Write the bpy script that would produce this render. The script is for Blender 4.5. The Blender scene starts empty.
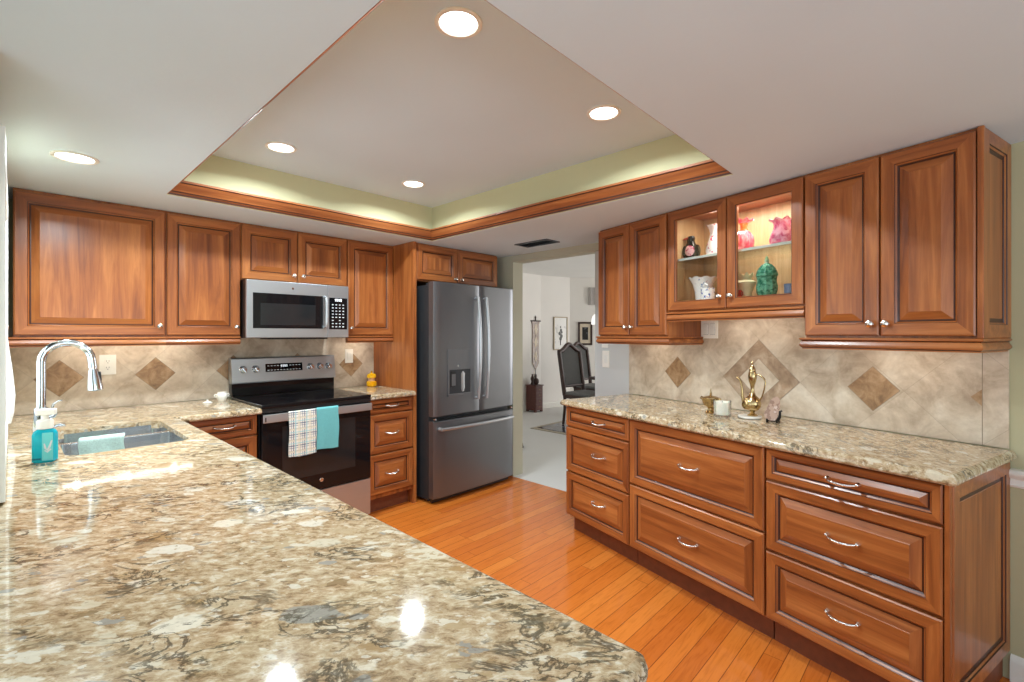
import bpy, bmesh, math, random
from math import sin, cos, pi, radians, sqrt, atan2
from mathutils import Vector, Matrix

random.seed(7)
SC = bpy.context.scene
COL = SC.collection

# ------------------------------------------------------------------ camera, sky, lights, exposure
F_PX, YAW, CAM_H = 473.3, 46.57, 1.369
cam_d = bpy.data.cameras.new('camera')
cam_d.sensor_width = 36.0
cam_d.lens = F_PX / 1024 * 36.0
cam_d.shift_y = -7.0 / 1024
cam_d.clip_start = 0.03
cam = bpy.data.objects.new('camera', cam_d)
COL.objects.link(cam)
cam.location = (0, 0, CAM_H)
cam.rotation_euler = (radians(90), 0, radians(-YAW))
SC.camera = cam

SC.view_settings.view_transform = 'Standard'
SC.view_settings.look = 'None'
SC.view_settings.gamma = 1.0
SC.view_settings.use_curve_mapping = False
SC.view_settings.exposure = 0.0
try:
    SC.cycles.use_denoising = True
    SC.cycles.max_bounces = 10
    SC.cycles.diffuse_bounces = 5
    SC.cycles.sample_clamp_indirect = 8.0
except Exception:
    pass

W = bpy.data.worlds.new('sky')
SC.world = W
W.use_nodes = True
W.node_tree.nodes['Background'].inputs[0].default_value = (0.86, 0.94, 1.0, 1)
W.node_tree.nodes['Background'].inputs[1].default_value = 0.8


def area(name, loc, rot, sx, sy, power, color=(1, 1, 1), shape='RECTANGLE', spread=180):
    d = bpy.data.lights.new(name, 'AREA')
    d.shape = shape
    d.size = sx
    if shape in ('RECTANGLE', 'ELLIPSE'):
        d.size_y = sy
    d.energy = power
    d.color = color
    d.spread = radians(spread)
    o = bpy.data.objects.new(name, d)
    COL.objects.link(o)
    o.location = loc
    o.rotation_euler = rot
    return o


# added fill lamps behind and beside the camera and in the dining room
# (rear and bay lamps tilt up to brighten the ceiling; the sink window is daylight)
area('ceiling_fill_rear', (0.1, -2.95, 1.15), (radians(142), 0, 0), 3.0, 2.0, 72, (0.74, 0.90, 1.0))
area('ceiling_fill_bay', (-1.35, -0.6, 1.15), (0, radians(-140), 0), 1.9, 3.4, 30, (0.74, 0.90, 1.0))
area('daylight_sink_window', (-0.14, 2.48, 1.42), (0, radians(-90), 0), 0.75, 0.95, 7, (0.9, 0.96, 1.0))
area('dining_fill', (9.5, 1.2, 1.4), (0, radians(90), 0), 2.0, 4.0, 120, (1.0, 0.98, 0.97))  # added lamp, only there to brighten the dining room

# ------------------------------------------------------------------ run frames
PHI = radians(15.22)
NB = Vector((cos(PHI), -sin(PHI), 0))
DB = Vector((sin(PHI), cos(PHI), 0))
ROT_A, ROT_B, ROT_C = 0.0, -(pi / 2 + PHI), pi / 2


def run(rot, x, y, z=0.0):
    return Vector((x * cos(rot) - y * sin(rot), x * sin(rot) + y * cos(rot), z))


def wb(bx, by, z=0.0):
    q = NB * bx + DB * by
    return Vector((q.x, q.y, z))


# ------------------------------------------------------------------ material helpers
class NT:
    def __init__(self, name):
        self.m = bpy.data.materials.new(name)
        self.m.use_nodes = True
        self.t = self.m.node_tree
        self.b = self.t.nodes['Principled BSDF']
        self.out = self.t.nodes['Material Output']

    def n(self, typ, **kw):
        nd = self.t.nodes.new(typ)
        for k, v in kw.items():
            if k.startswith('i_'):
                key = k[2:]
                nd.inputs[int(key) if key.isdigit() else key].default_value = v
            else:
                setattr(nd, k, v)
        return nd

    def l(self, a, b):
        self.t.links.new(a, b)

    def val(self, x):
        return x

    def math(self, op, a, b=None, clamp=False):
        nd = self.n('ShaderNodeMath', operation=op)
        nd.use_clamp = clamp
        for i, x in enumerate((a, b)):
            if x is None:
                continue
            if hasattr(x, 'is_linked'):
                self.l(x, nd.inputs[i])
            else:
                nd.inputs[i].default_value = x
        return nd.outputs[0]

    def ramp(self, fac, stops, interp='LINEAR'):
        nd = self.n('ShaderNodeValToRGB')
        cr = nd.color_ramp
        cr.interpolation = interp
        while len(cr.elements) < len(stops):
            cr.elements.new(0.5)
        for e, (p, c) in zip(cr.elements, stops):
            e.position = p
            e.color = (c[0], c[1], c[2], 1) if len(c) == 3 else c
        self.l(fac, nd.inputs[0])
        return nd.outputs[0]

    def mix(self, fac, a, b, mode='MIX'):
        nd = self.n('ShaderNodeMix', data_type='RGBA', blend_type=mode)
        for i, x in ((0, fac), (6, a), (7, b)):
            if hasattr(x, 'is_linked'):
                self.l(x, nd.inputs[i])
            elif i == 0:
                nd.inputs[i].default_value = x
            else:
                nd.inputs[i].default_value = (x[0], x[1], x[2], 1)
        return nd.outputs[2]

    def coords(self, scale=(1, 1, 1), rot=(0, 0, 0), rand=0.0, loc=(0, 0, 0)):
        tc = self.n('ShaderNodeTexCoord')
        v = tc.outputs['Object']
        if rand:
            oi = self.n('ShaderNodeObjectInfo')
            s = self.math('MULTIPLY', oi.outputs['Random'], rand)
            ad = self.n('ShaderNodeVectorMath', operation='ADD')
            self.l(v, ad.inputs[0])
            self.l(s, ad.inputs[1])
            v = ad.outputs[0]
        mp = self.n('ShaderNodeMapping')
        mp.inputs['Scale'].default_value = scale
        mp.inputs['Rotation'].default_value = rot
        mp.inputs['Location'].default_value = loc
        self.l(v, mp.inputs[0])
        return mp.outputs[0]

    def noise(self, vec, scale=5, detail=4, rough=0.5, dist=0.0):
        nd = self.n('ShaderNodeTexNoise')
        nd.inputs['Scale'].default_value = scale
        nd.inputs['Detail'].default_value = detail
        nd.inputs['Roughness'].default_value = rough
        nd.inputs['Distortion'].default_value = dist
        self.l(vec, nd.inputs['Vector'])
        return nd.outputs['Fac']

    def bump(self, h, strength=0.1, dist=0.01):
        nd = self.n('ShaderNodeBump')
        nd.inputs['Strength'].default_value = strength
        nd.inputs['Distance'].default_value = dist
        self.l(h, nd.inputs['Height'])
        self.l(nd.outputs[0], self.b.inputs['Normal'])

    def set(self, **kw):
        names = {'rough': 'Roughness', 'metal': 'Metallic', 'spec': 'Specular IOR Level', 'coat': 'Coat Weight',
                 'coat_rough': 'Coat Roughness', 'trans': 'Transmission Weight', 'ior': 'IOR', 'sheen': 'Sheen Weight',
                 'aniso': 'Anisotropic', 'emit': 'Emission Strength', 'alpha': 'Alpha', 'sss': 'Subsurface Weight'}
        for k, v in kw.items():
            if k == 'color':
                if hasattr(v, 'is_linked'):
                    self.l(v, self.b.inputs['Base Color'])
                else:
                    self.b.inputs['Base Color'].default_value = (v[0], v[1], v[2], 1)
            elif k == 'ecolor':
                self.b.inputs['Emission Color'].default_value = (v[0], v[1], v[2], 1)
            else:
                i = self.b.inputs[names[k]]
                if hasattr(v, 'is_linked'):
                    self.l(v, i)
                else:
                    i.default_value = v
        return self.m


def srgb(r, g, b):
    f = lambda c: (c / 255 / 12.92) if c / 255 <= 0.04045 else ((c / 255 + 0.055) / 1.055) ** 2.4
    return (f(r), f(g), f(b))


def mulc(c, k):
    return tuple(min(1, x * k) for x in c)


def plain(name, color, rough=0.5, metal=0.0, var=0.06, scale=30, **kw):
    t = NT(name)
    v = t.coords(rand=7.0)
    f = t.noise(v, scale, 3)
    c = t.ramp(f, [(0.3, mulc(color, 1 - var)), (0.7, mulc(color, 1 + var))])
    return t.set(color=c, rough=rough, metal=metal, **kw)


def wood(name, grain, c_dark, c_mid, c_light, rough=0.30):
    t = NT(name)
    sc = {'z': (9, 9, 0.55), 'x': (0.55, 9, 9), 'y': (9, 0.55, 9)}[grain]
    v = t.coords(scale=sc, rand=13.0)
    f1 = t.noise(v, 2.2, 8, 0.62, 1.1)
    v2 = t.coords(scale=tuple(s * 7 for s in sc), rand=5.0)
    f2 = t.noise(v2, 2.5, 3, 0.6)
    v3 = t.coords(scale=tuple(0.35 + 0.22 * s for s in sc), rand=9.0)
    f3 = t.noise(v3, 2.6, 3, 0.5, 0.4)
    f = t.math('ADD', t.math('MULTIPLY', f1, 0.62), t.math('MULTIPLY', f3, 0.38))
    c = t.ramp(f, [(0.33, c_dark), (0.5, c_mid), (0.66, c_light)])
    g = t.ramp(f2, [(0.35, (0.84, 0.82, 0.8)), (0.6, (1.04, 1.03, 1.02))])
    c = t.mix(0.55, c, g, 'MULTIPLY')
    t.bump(f2, 0.03, 0.002)
    return t.set(color=c, rough=rough, coat=0.08, coat_rough=0.2)


CD, CM, CL = srgb(112, 57, 28), srgb(156, 89, 43), srgb(188, 118, 62)
M = {}
M['wood_v'] = wood('maple stain vertical', 'z', CD, CM, CL)
M['wood_h'] = wood('maple stain horizontal', 'x', CD, CM, CL)
M['wood_y'] = wood('maple stain depth', 'y', CD, CM, CL)
M['crown_h'] = wood('crown stain level', 'x', CD, CM, CL, 0.6)
M['crown_y'] = wood('crown stain depth', 'y', CD, CM, CL, 0.6)
M['maple_inside'] = wood('clear maple cabinet inside', 'z', srgb(176, 142, 100), srgb(196, 164, 122), srgb(210, 182, 142), 0.4)
M['glaze'] = plain('dark glaze in grooves', srgb(66, 31, 18), 0.35, var=0.2)
M['toe'] = plain('dark stained toe board', srgb(116, 62, 38), 0.45, var=0.15)
M['dark_wood'] = plain('dark carved wood', srgb(58, 36, 28), 0.4, var=0.2)
M['chest_wood'] = plain('reddish chest wood', srgb(92, 50, 42), 0.4, var=0.2)
M['nickel'] = plain('polished nickel', (0.78, 0.75, 0.71), 0.16, 1.0, 0.02)
M['chrome'] = plain('chrome', (0.70, 0.74, 0.78), 0.14, 1.0, 0.01)


def steel(name, col, rough, axis, metal=1.0):
    t = NT(name)
    sc = {'x': (1, 160, 160), 'z': (160, 160, 1)}[axis]
    v = t.coords(scale=sc, rand=3.0)
    f = t.noise(v, 3, 2)
    c = t.ramp(f, [(0.3, mulc(col, 0.98)), (0.7, mulc(col, 1.02))])
    r = t.math('ADD', t.math('MULTIPLY', f, 0.05), rough - 0.025)
    return t.set(color=c, rough=r, metal=metal)


M['steel'] = steel('brushed stainless', (0.47, 0.485, 0.50), 0.30, 'x', 0.78)
M['steel_v'] = steel('dark stainless', (0.20, 0.205, 0.215), 0.33, 'z', 0.85)
M['steel_sink'] = steel('sink stainless', (0.66, 0.68, 0.70), 0.24, 'x')
M['fridge_side'] = plain('charcoal case paint', srgb(52, 54, 57), 0.35, 0.3)
M['black_glass'] = plain('black glass', (0.006, 0.006, 0.007), 0.05, spec=0.35, var=0.0)
M['black'] = plain('black plastic', (0.012, 0.012, 0.013), 0.28, var=0.1)
M['window_glass'] = plain('grey oven window', (0.016, 0.017, 0.018), 0.08, var=0.1, scale=8)
M['mark'] = plain('pale print', srgb(215, 218, 220), 0.4)
M['white_plastic'] = plain('white plastic', srgb(238, 234, 224), 0.3, var=0.02)
M['white_paint'] = plain('white trim paint', srgb(232, 230, 222), 0.35, var=0.02)
M['shadow_slot'] = plain('dark slot', (0.02, 0.02, 0.02), 0.6)
M['brass'] = plain('polished brass', (0.55, 0.40, 0.20), 0.20, 1.0, 0.12, 20)
M['white_stone'] = plain('white marble', srgb(236, 230, 220), 0.2, var=0.06, scale=25)
M['wax'] = plain('ivory wax', srgb(246, 240, 224), 0.5, sss=0.2)
M['teal_cloth'] = None


def wall_mat(name, col, tex=0.12, sc=90):
    t = NT(name)
    v = t.coords()
    f = t.noise(v, sc, 4, 0.6)
    f2 = t.noise(v, 1.7, 2)
    c = t.ramp(f2, [(0.3, mulc(col, 0.975)), (0.7, mulc(col, 1.02))])
    t.bump(f, tex, 0.006)
    return t.set(color=c, rough=0.7, spec=0.25)


M['soffit'] = wall_mat('white ceiling knockdown', srgb(211, 224, 231), 0.10, 42)
M['ceil_top'] = wall_mat('white ceiling smooth', srgb(213, 228, 237), 0.06)
M['green'] = wall_mat('pale sage paint', srgb(203, 199, 160), 0.05)
M['sage'] = wall_mat('sage wall paint', srgb(186, 182, 148), 0.05)
M['shaded_sage'] = wall_mat('shaded sage wall paint', srgb(188, 185, 164), 0.05)  # sage wall again, greyed in its colour for the shade by the doorway
M['blue_grey'] = wall_mat('pale blue grey wall paint', srgb(197, 199, 197), 0.05)
M['cream_wall'] = wall_mat('cream white wall paint', srgb(240, 236, 230), 0.05)
M['far_ceil'] = wall_mat('dining ceiling', srgb(240, 238, 234), 0.2, 20)


def granite():
    t = NT('granite')
    v = t.coords()

    def warp(vec, sc, amp, det):
        nz = t.n('ShaderNodeTexNoise')
        nz.inputs['Scale'].default_value = sc
        nz.inputs['Detail'].default_value = det
        nz.inputs['Roughness'].default_value = 0.62
        t.l(vec, nz.inputs['Vector'])
        ce = t.n('ShaderNodeVectorMath', operation='SUBTRACT')
        t.l(nz.outputs['Color'], ce.inputs[0])
        ce.inputs[1].default_value = (0.5, 0.5, 0.5)
        w = t.n('ShaderNodeVectorMath', operation='MULTIPLY_ADD')
        t.l(ce.outputs[0], w.inputs[0])
        w.inputs[1].default_value = (amp, amp, amp)
        t.l(vec, w.inputs[2])
        return w.outputs[0]
    mp = t.n('ShaderNodeMapping')
    mp.inputs['Rotation'].default_value = (0, 0, radians(42))
    t.l(v, mp.inputs[0])
    mp2 = t.n('ShaderNodeMapping')
    mp2.inputs['Scale'].default_value = (0.58, 1.0, 1.0)
    t.l(mp.outputs[0], mp2.inputs[0])
    p0 = mp2.outputs[0]
    p = warp(p0, 22, 0.050, 5)
    # sandy ground made of fine grains
    f0 = t.noise(p0, 60, 8, 0.72, 0.4)
    base = t.ramp(f0, [(0.33, srgb(124, 102, 76)), (0.42, srgb(170, 144, 110)), (0.52, srgb(200, 178, 144)), (0.63, srgb(224, 212, 188))])

    def clasts(c, sc, size_lo, size_k, stops, strength, soft):
        vo = t.n('ShaderNodeTexVoronoi', feature='F1')
        vo.inputs['Scale'].default_value = sc
        t.l(p, vo.inputs['Vector'])
        sep = t.n('ShaderNodeSeparateColor')
        t.l(vo.outputs['Color'], sep.inputs[0])
        size = t.math('ADD', t.math('MULTIPLY', sep.outputs[1], size_k), size_lo)
        ed = t.math('SUBTRACT', size, vo.outputs['Distance'])
        inside = t.ramp(ed, [(0.0, (0, 0, 0)), (soft, (1, 1, 1))])
        col = t.ramp(sep.outputs[0], stops, 'CONSTANT')
        col = t.mix(0.55, col, t.ramp(t.noise(p0, 95, 6, 0.7), [(0.3, (0.74, 0.72, 0.68)), (0.52, (1, 1, 1)), (0.7, (1.06, 1.06, 1.06))]), 'MULTIPLY')
        return t.mix(t.math('MULTIPLY', inside, strength), c, col)
    c = clasts(base, 15, -0.02, 0.50, [(0.0, srgb(222, 212, 188)), (0.26, srgb(200, 180, 146)), (0.44, srgb(230, 224, 208)), (0.62, srgb(160, 158, 150)),
                                       (0.72, srgb(172, 142, 100)), (0.84, srgb(236, 228, 208))], 0.92, 0.05)
    c = clasts(c, 36, 0.02, 0.42, [(0.0, srgb(228, 220, 200)), (0.34, srgb(188, 164, 126)), (0.52, srgb(216, 204, 178)), (0.70, srgb(150, 126, 92)), (0.82, srgb(160, 158, 150))], 0.88, 0.05)
    c = clasts(c, 90, -0.1, 0.55, [(0.0, srgb(234, 228, 212)), (0.35, srgb(176, 148, 108)), (0.62, srgb(128, 104, 76)), (0.80, srgb(206, 192, 164))], 0.7, 0.08)
    # dark broken veins
    f1 = t.noise(p0, 15, 7, 0.64, 0.7)
    ridge = t.math('ABSOLUTE', t.math('SUBTRACT', f1, 0.5))
    line = t.ramp(ridge, [(0.0, (1, 1, 1)), (0.016, (0.85, 0.85, 0.85)), (0.032, (0, 0, 0))])
    msk = t.ramp(t.noise(p0, 7.5, 3, 0.55), [(0.475, (0, 0, 0)), (0.555, (1, 1, 1))])
    c = t.mix(t.math('MULTIPLY', t.math('MULTIPLY', line, msk), 0.85), c, srgb(70, 62, 48))
    f4 = t.noise(p0, 7, 6, 0.6, 0.8)
    gm = t.ramp(f4, [(0.66, (0, 0, 0)), (0.69, (1, 1, 1))])
    c = t.mix(t.math('MULTIPLY', gm, 0.55), c, srgb(150, 149, 144))
    sp = t.ramp(t.noise(p0, 170, 3, 0.6), [(0.64, (0, 0, 0)), (0.72, (1, 1, 1))])
    c = t.mix(t.math('MULTIPLY', sp, 0.5), c, srgb(104, 86, 60))
    c = t.mix(1.0, c, (0.86, 0.84, 0.82), 'MULTIPLY')
    return t.set(color=c, rough=0.07, spec=0.5)


M['granite'] = granite()


def tile(name, c1, c2, c3, sc=7):
    t = NT(name)
    v = t.coords(scale=(1, 1, 1.0))
    f = t.noise(v, sc, 6, 0.62, 0.7)
    f2 = t.noise(v, sc * 7, 4, 0.6)
    c = t.ramp(f, [(0.32, c1), (0.5, c2), (0.68, c3)])
    c = t.mix(0.5, c, t.ramp(f2, [(0.36, (0.86, 0.84, 0.82)), (0.6, (1.03, 1.03, 1.03))]), 'MULTIPLY')
    t.bump(f2, 0.04, 0.003)
    return t, c, v


def travertine():
    t, c, v = tile('travertine tile', srgb(176, 156, 134), srgb(205, 188, 166), srgb(222, 209, 190))
    # diagonal joints, aligned to the accent tiles (object x,z in the tile's own plane)
    sx = t.n('ShaderNodeSeparateXYZ')
    t.l(v, sx.inputs[0])
    per = 0.455 / sqrt(2)
    masks = []
    cells = []
    for s in (1, -1):
        d = t.math('ADD', t.math('MULTIPLY', sx.outputs[0], 1 / sqrt(2)), t.math('MULTIPLY', sx.outputs[2], s / sqrt(2)))
        d = t.math('DIVIDE', t.math('ADD', d, 50 * per + (0.0742)), per)
        fr = t.math('FRACT', d)
        cells.append(t.math('FLOOR', d))
        a = t.math('LESS_THAN', fr, 0.006)
        masks.append(a)
    m = t.math('MAXIMUM', masks[0], masks[1])
    cv = t.n('ShaderNodeCombineXYZ')
    t.l(cells[0], cv.inputs[0])
    t.l(cells[1], cv.inputs[1])
    wn = t.n('ShaderNodeTexWhiteNoise', noise_dimensions='2D')
    t.l(cv.outputs[0], wn.inputs['Vector'])
    tint = t.ramp(wn.outputs['Value'], [(0.0, (0.92, 0.905, 0.885)), (1.0, (1.05, 1.05, 1.05))])
    c = t.mix(1.0, c, tint, 'MULTIPLY')
    c = t.mix(t.math('MULTIPLY', m, 0.4), c, srgb(150, 130, 110))
    return t.set(color=c, rough=0.42, spec=0.4)


M['travertine'] = travertine()
_t, _c, _v = tile('brown accent tile', srgb(132, 100, 70), srgb(166, 132, 96), srgb(190, 158, 122), 16)
M['accent'] = _t.set(color=_c, rough=0.4)
_t, _c, _v = tile('brown mitred border tile', srgb(140, 114, 92), srgb(170, 144, 118), srgb(192, 170, 146), 14)
M['border'] = _t.set(color=_c, rough=0.4)
M['grout'] = plain('tile joint', srgb(150, 132, 112), 0.7)


def floor_wood():
    t = NT('oak strip floor')
    v = t.coords()
    s = t.n('ShaderNodeSeparateXYZ')
    t.l(v, s.inputs[0])
    pitch = 0.0779
    y = t.math('DIVIDE', t.math('SUBTRACT', t.math('ADD', s.outputs[1], 7.79), 0.066), pitch)
    row = t.math('FLOOR', y)
    fy = t.math('FRACT', y)
    wn = t.n('ShaderNodeTexWhiteNoise', noise_dimensions='1D')
    t.l(row, wn.inputs['W'])
    L = 1.05
    x = t.math('DIVIDE', t.math('ADD', t.math('ADD', s.outputs[0], 20), t.math('MULTIPLY', wn.outputs['Value'], 4.0)), L)
    cell = t.math('FLOOR', x)
    fx = t.math('FRACT', x)
    cv = t.n('ShaderNodeCombineXYZ')
    t.l(cell, cv.inputs[0])
    t.l(row, cv.inputs[1])
    w2 = t.n('ShaderNodeTexWhiteNoise', noise_dimensions='2D')
    t.l(cv.outputs[0], w2.inputs['Vector'])
    col = t.ramp(w2.outputs['Value'], [(0.0, srgb(196, 103, 38)), (0.35, srgb(203, 110, 41)), (0.7, srgb(209, 117, 45)), (1.0, srgb(216, 126, 52))])
    # grain
    off = t.n('ShaderNodeVectorMath', operation='MULTIPLY_ADD')
    t.l(w2.outputs['Color'], off.inputs[0])
    off.inputs[1].default_value = (9, 9, 9)
    t.l(v, off.inputs[2])
    mp = t.n('ShaderNodeMapping')
    mp.inputs['Scale'].default_value = (1.6, 16, 1)
    t.l(off.outputs[0], mp.inputs[0])
    g = t.noise(mp.outputs[0], 3, 7, 0.62, 1.6)
    gr = t.ramp(g, [(0.33, (0.78, 0.70, 0.62)), (0.5, (1, 1, 1)), (0.7, (1.07, 1.09, 1.1))])
    c = t.mix(0.75, col, gr, 'MULTIPLY')
    e1 = t.math('LESS_THAN', fy, 0.040)
    e2 = t.math('LESS_THAN', fx, 0.0022)
    e = t.math('MAXIMUM', e1, e2)
    c = t.mix(t.math('MULTIPLY', e, 0.80), c, srgb(92, 42, 18))
    t.bump(t.math('SUBTRACT', 1.0, e), 0.15, 0.0015)
    return t.set(color=c, rough=0.17, spec=0.5, coat=0.12, coat_rough=0.08)


M['floor'] = floor_wood()
M['far_floor'] = wall_mat('pale carpet', srgb(214, 212, 208), 0.2, 120)


def thin_glass(name, tint=(1, 1, 1), refl=1.0, rough=0.02):
    m = bpy.data.materials.new(name)
    m.use_nodes = True
    nt = m.node_tree
    nt.nodes.clear()
    out = nt.nodes.new('ShaderNodeOutputMaterial')
    mix = nt.nodes.new('ShaderNodeMixShader')
    tr = nt.nodes.new('ShaderNodeBsdfTransparent')
    gl = nt.nodes.new('ShaderNodeBsdfGlossy')
    fr = nt.nodes.new('ShaderNodeFresnel')
    fr.inputs[0].default_value = 1.35
    mu = nt.nodes.new('ShaderNodeMath')
    mu.operation = 'MULTIPLY'
    mu.inputs[1].default_value = refl
    tr.inputs[0].default_value = (*tint, 1)
    gl.inputs['Roughness'].default_value = rough
    nt.links.new(fr.outputs[0], mu.inputs[0])
    nt.links.new(mu.outputs[0], mix.inputs[0])
    nt.links.new(tr.outputs[0], mix.inputs[1])
    nt.links.new(gl.outputs[0], mix.inputs[2])
    nt.links.new(mix.outputs[0], out.inputs[0])
    return m


M['pane'] = thin_glass('clear pane', (0.97, 0.98, 0.97))
M['shelf_glass'] = thin_glass('glass shelf', (0.93, 0.96, 0.95), 1.5)
M['shelf_edge'] = plain('lit glass edge', srgb(214, 220, 214), 0.2, trans=0.3)  # pale colour stands for light caught in the thick glass shelf
M['jar_glass'] = thin_glass('clear candle glass', (0.985, 0.99, 0.99), 0.55)


def emit(name, col, s):
    t = NT(name)
    return t.set(color=(0.9, 0.9, 0.9), ecolor=col, emit=s)


M['lens'] = emit('lit lamp lens', (1.0, 0.97, 0.92), 9.0)
M['led'] = emit('lit led lens', (1.0, 0.95, 0.86), 45.0)
M['led_dim'] = emit('lit strip diffuser', (1.0, 0.95, 0.88), 1.6)
M['display'] = emit('lit display digits', (0.85, 0.95, 1.0), 1.2)
M['globe'] = emit('lit globe shade', (1.0, 0.97, 0.9), 0.8)


def cloth(name, c1, c2=None, sc=220):
    t = NT(name)
    v = t.coords()
    f = t.noise(v, sc, 3, 0.6)
    c = t.ramp(f, [(0.35, mulc(c1, 0.85)), (0.65, c2 or mulc(c1, 1.12))])
    t.bump(f, 0.25, 0.003)
    return t.set(color=c, rough=0.9, spec=0.1, sheen=0.2)


M['teal_cloth'] = cloth('teal terry', srgb(104, 174, 176))
M['mint_cloth'] = cloth('pale mint cloth', srgb(188, 212, 200))
M['white_cloth'] = cloth('white cloth', srgb(236, 236, 230))


def plaid():
    t = NT('plaid cotton')
    v = t.coords()
    s = t.n('ShaderNodeSeparateXYZ')
    t.l(v, s.inputs[0])
    c = srgb(226, 222, 212)
    cur = None

    def band(ax, period, off, width):
        d = t.math('FRACT', t.math('DIVIDE', t.math('ADD', s.outputs[ax], 10 + off), period))
        return t.math('LESS_THAN', d, width / period)
    cols = [(0, .072, .000, .005, srgb(70, 88, 116)), (2, .072, .010, .005, srgb(70, 88, 116)),
            (0, .072, .012, .003, srgb(70, 88, 116)), (2, .072, .022, .003, srgb(70, 88, 116)),
            (0, .072, .040, .011, srgb(216, 209, 186)), (2, .072, .050, .011, srgb(216, 209, 186)),
            (2, .036, .004, .002, srgb(150, 150, 140)), (0, .036, .026, .002, srgb(150, 150, 140)),
            (0, .072, .058, .006, srgb(150, 196, 200)), (2, .072, .066, .005, srgb(150, 196, 200))]
    for ax, per, off, w, col in cols:
        b = band(ax, per, off, w)
        cur = t.mix(t.math('MULTIPLY', b, 0.88), cur if cur is not None else c, col)
    f = t.noise(v, 260, 2)
    t.bump(f, 0.2, 0.002)
    return t.set(color=cur, rough=0.9, spec=0.1)


M['plaid'] = plaid()


def floral(name, ground, blobs, scale=45):
    t = NT(name)
    v = t.coords(rand=3.0)
    cur = ground
    for i, (col, lo, sc) in enumerate(blobs):
        f = t.noise(t.coords(rand=3.0 + i, loc=(i * 3.1, i * 1.7, 0)), sc, 3, 0.5)
        m = t.ramp(f, [(lo, (0, 0, 0)), (lo + 0.04, (1, 1, 1))])
        cur = t.mix(m, cur, col)
    return t.set(color=cur, rough=0.16, spec=0.5)


M['porcelain_blue'] = floral('white porcelain with blue sprigs', srgb(238, 236, 232), [(srgb(120, 150, 190), 0.62, 55), (srgb(180, 120, 110), 0.70, 70)])
M['porcelain_bluebird'] = floral('white porcelain with blue flower', srgb(240, 238, 236), [(srgb(50, 90, 170), 0.58, 60), (srgb(200, 110, 90), 0.68, 70)])
M['porcelain_red'] = floral('white porcelain with red flowers', srgb(240, 236, 236), [(srgb(206, 66, 110), 0.58, 45), (srgb(60, 60, 70), 0.70, 60)])
M['cream_ceramic'] = plain('cream ceramic', srgb(236, 226, 186), 0.25)
M['black_ceramic'] = plain('black ceramic', srgb(24, 22, 26), 0.2)
M['pink_spot'] = floral('pink floral medallion', srgb(238, 190, 200), [(srgb(206, 80, 120), 0.55, 60)])
M['red_ceramic'] = plain('red ceramic', srgb(170, 60, 48), 0.3)
M['blue_ceramic'] = plain('blue grey ceramic', srgb(84, 100, 130), 0.3)


def art_glass(name, c1, c2, sc=(1, 1, 1), dens=30, trans=0.45):
    t = NT(name)
    v = t.coords(scale=sc, rand=2.0)
    f = t.noise(v, dens, 3, 0.5, 0.5)
    c = t.ramp(f, [(0.4, c1), (0.6, c2)])
    return t.set(color=c, rough=0.06, trans=trans, ior=1.3)


M['pink_glass'] = art_glass('pink art glass', srgb(240, 110, 140), srgb(252, 196, 206), (1.6, 1.6, 0.6), 40)
M['pink_glass2'] = art_glass('rose swirl art glass', srgb(206, 96, 140), srgb(246, 206, 222), (1.2, 1.2, 0.8), 34)
M['orange_glass'] = art_glass('amber orange glass', srgb(240, 110, 50), srgb(250, 150, 90))
M['green_glass'] = art_glass('green art glass', srgb(50, 124, 100), srgb(120, 190, 160), (1, 1, 1.6), 45, 0.35)
M['pale_green'] = art_glass('pale green glass', srgb(150, 200, 160), srgb(200, 226, 196), (1, 1, 1), 45, 0.35)
M['amber_glass'] = art_glass('yellow amber glass', srgb(232, 160, 10), srgb(250, 196, 40), (1, 1, 1), 30, 0.25)
M['amber_clear'] = art_glass('peach clear glass', srgb(236, 180, 130), srgb(246, 206, 160), (1, 1, 1), 30, 0.4)
M['soap_teal'] = art_glass('turquoise soap', srgb(20, 176, 196), srgb(50, 200, 214), (1, 1, 1), 8, 0.2)
M['soap_teal2'] = plain('pale turquoise label', srgb(110, 206, 206), 0.3)
M['dot_ink'] = plain('dark blue print', srgb(20, 60, 90), 0.4)
M['stone_slice'] = floral('pinkish stone slice', srgb(178, 146, 126), [(srgb(146, 114, 96), 0.5, 50), (srgb(200, 176, 160), 0.62, 40)])
M['dark_metal'] = plain('dark iron', (0.03, 0.028, 0.027), 0.4, 0.8)
M['vent_grey'] = plain('dark grey vent', srgb(86, 92, 98), 0.4, 0.3)
M['cane'] = plain('grey upholstery', srgb(112, 112, 110), 0.8, var=0.2, scale=120)
M['rug_dark'] = floral('navy patterned rug', srgb(42, 46, 60), [(srgb(130, 140, 160), 0.60, 9), (srgb(24, 24, 30), 0.56, 5)])
M['rug_edge'] = plain('beige rug border', srgb(176, 164, 144), 0.9)
M['gold_frame'] = plain('dull gold frame', srgb(150, 132, 100), 0.4, 0.4)
M['tapestry'] = floral('brown woven panel', srgb(140, 110, 84), [(srgb(96, 72, 54), 0.55, 40)])
M['tapestry_pale'] = plain('pale woven lozenge', srgb(222, 208, 186), 0.8)
M['paper'] = floral('pale print with grey sketch', srgb(228, 226, 220), [(srgb(206, 204, 200), 0.6, 12)])
M['dark_print'] = floral('dark engraving', srgb(38, 38, 40), [(srgb(96, 98, 102), 0.58, 14)])
M['grey_cloth'] = cloth('grey valance', srgb(176, 170, 166))


# ------------------------------------------------------------------ mesh helpers
def BM():
    return bmesh.new()


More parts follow.
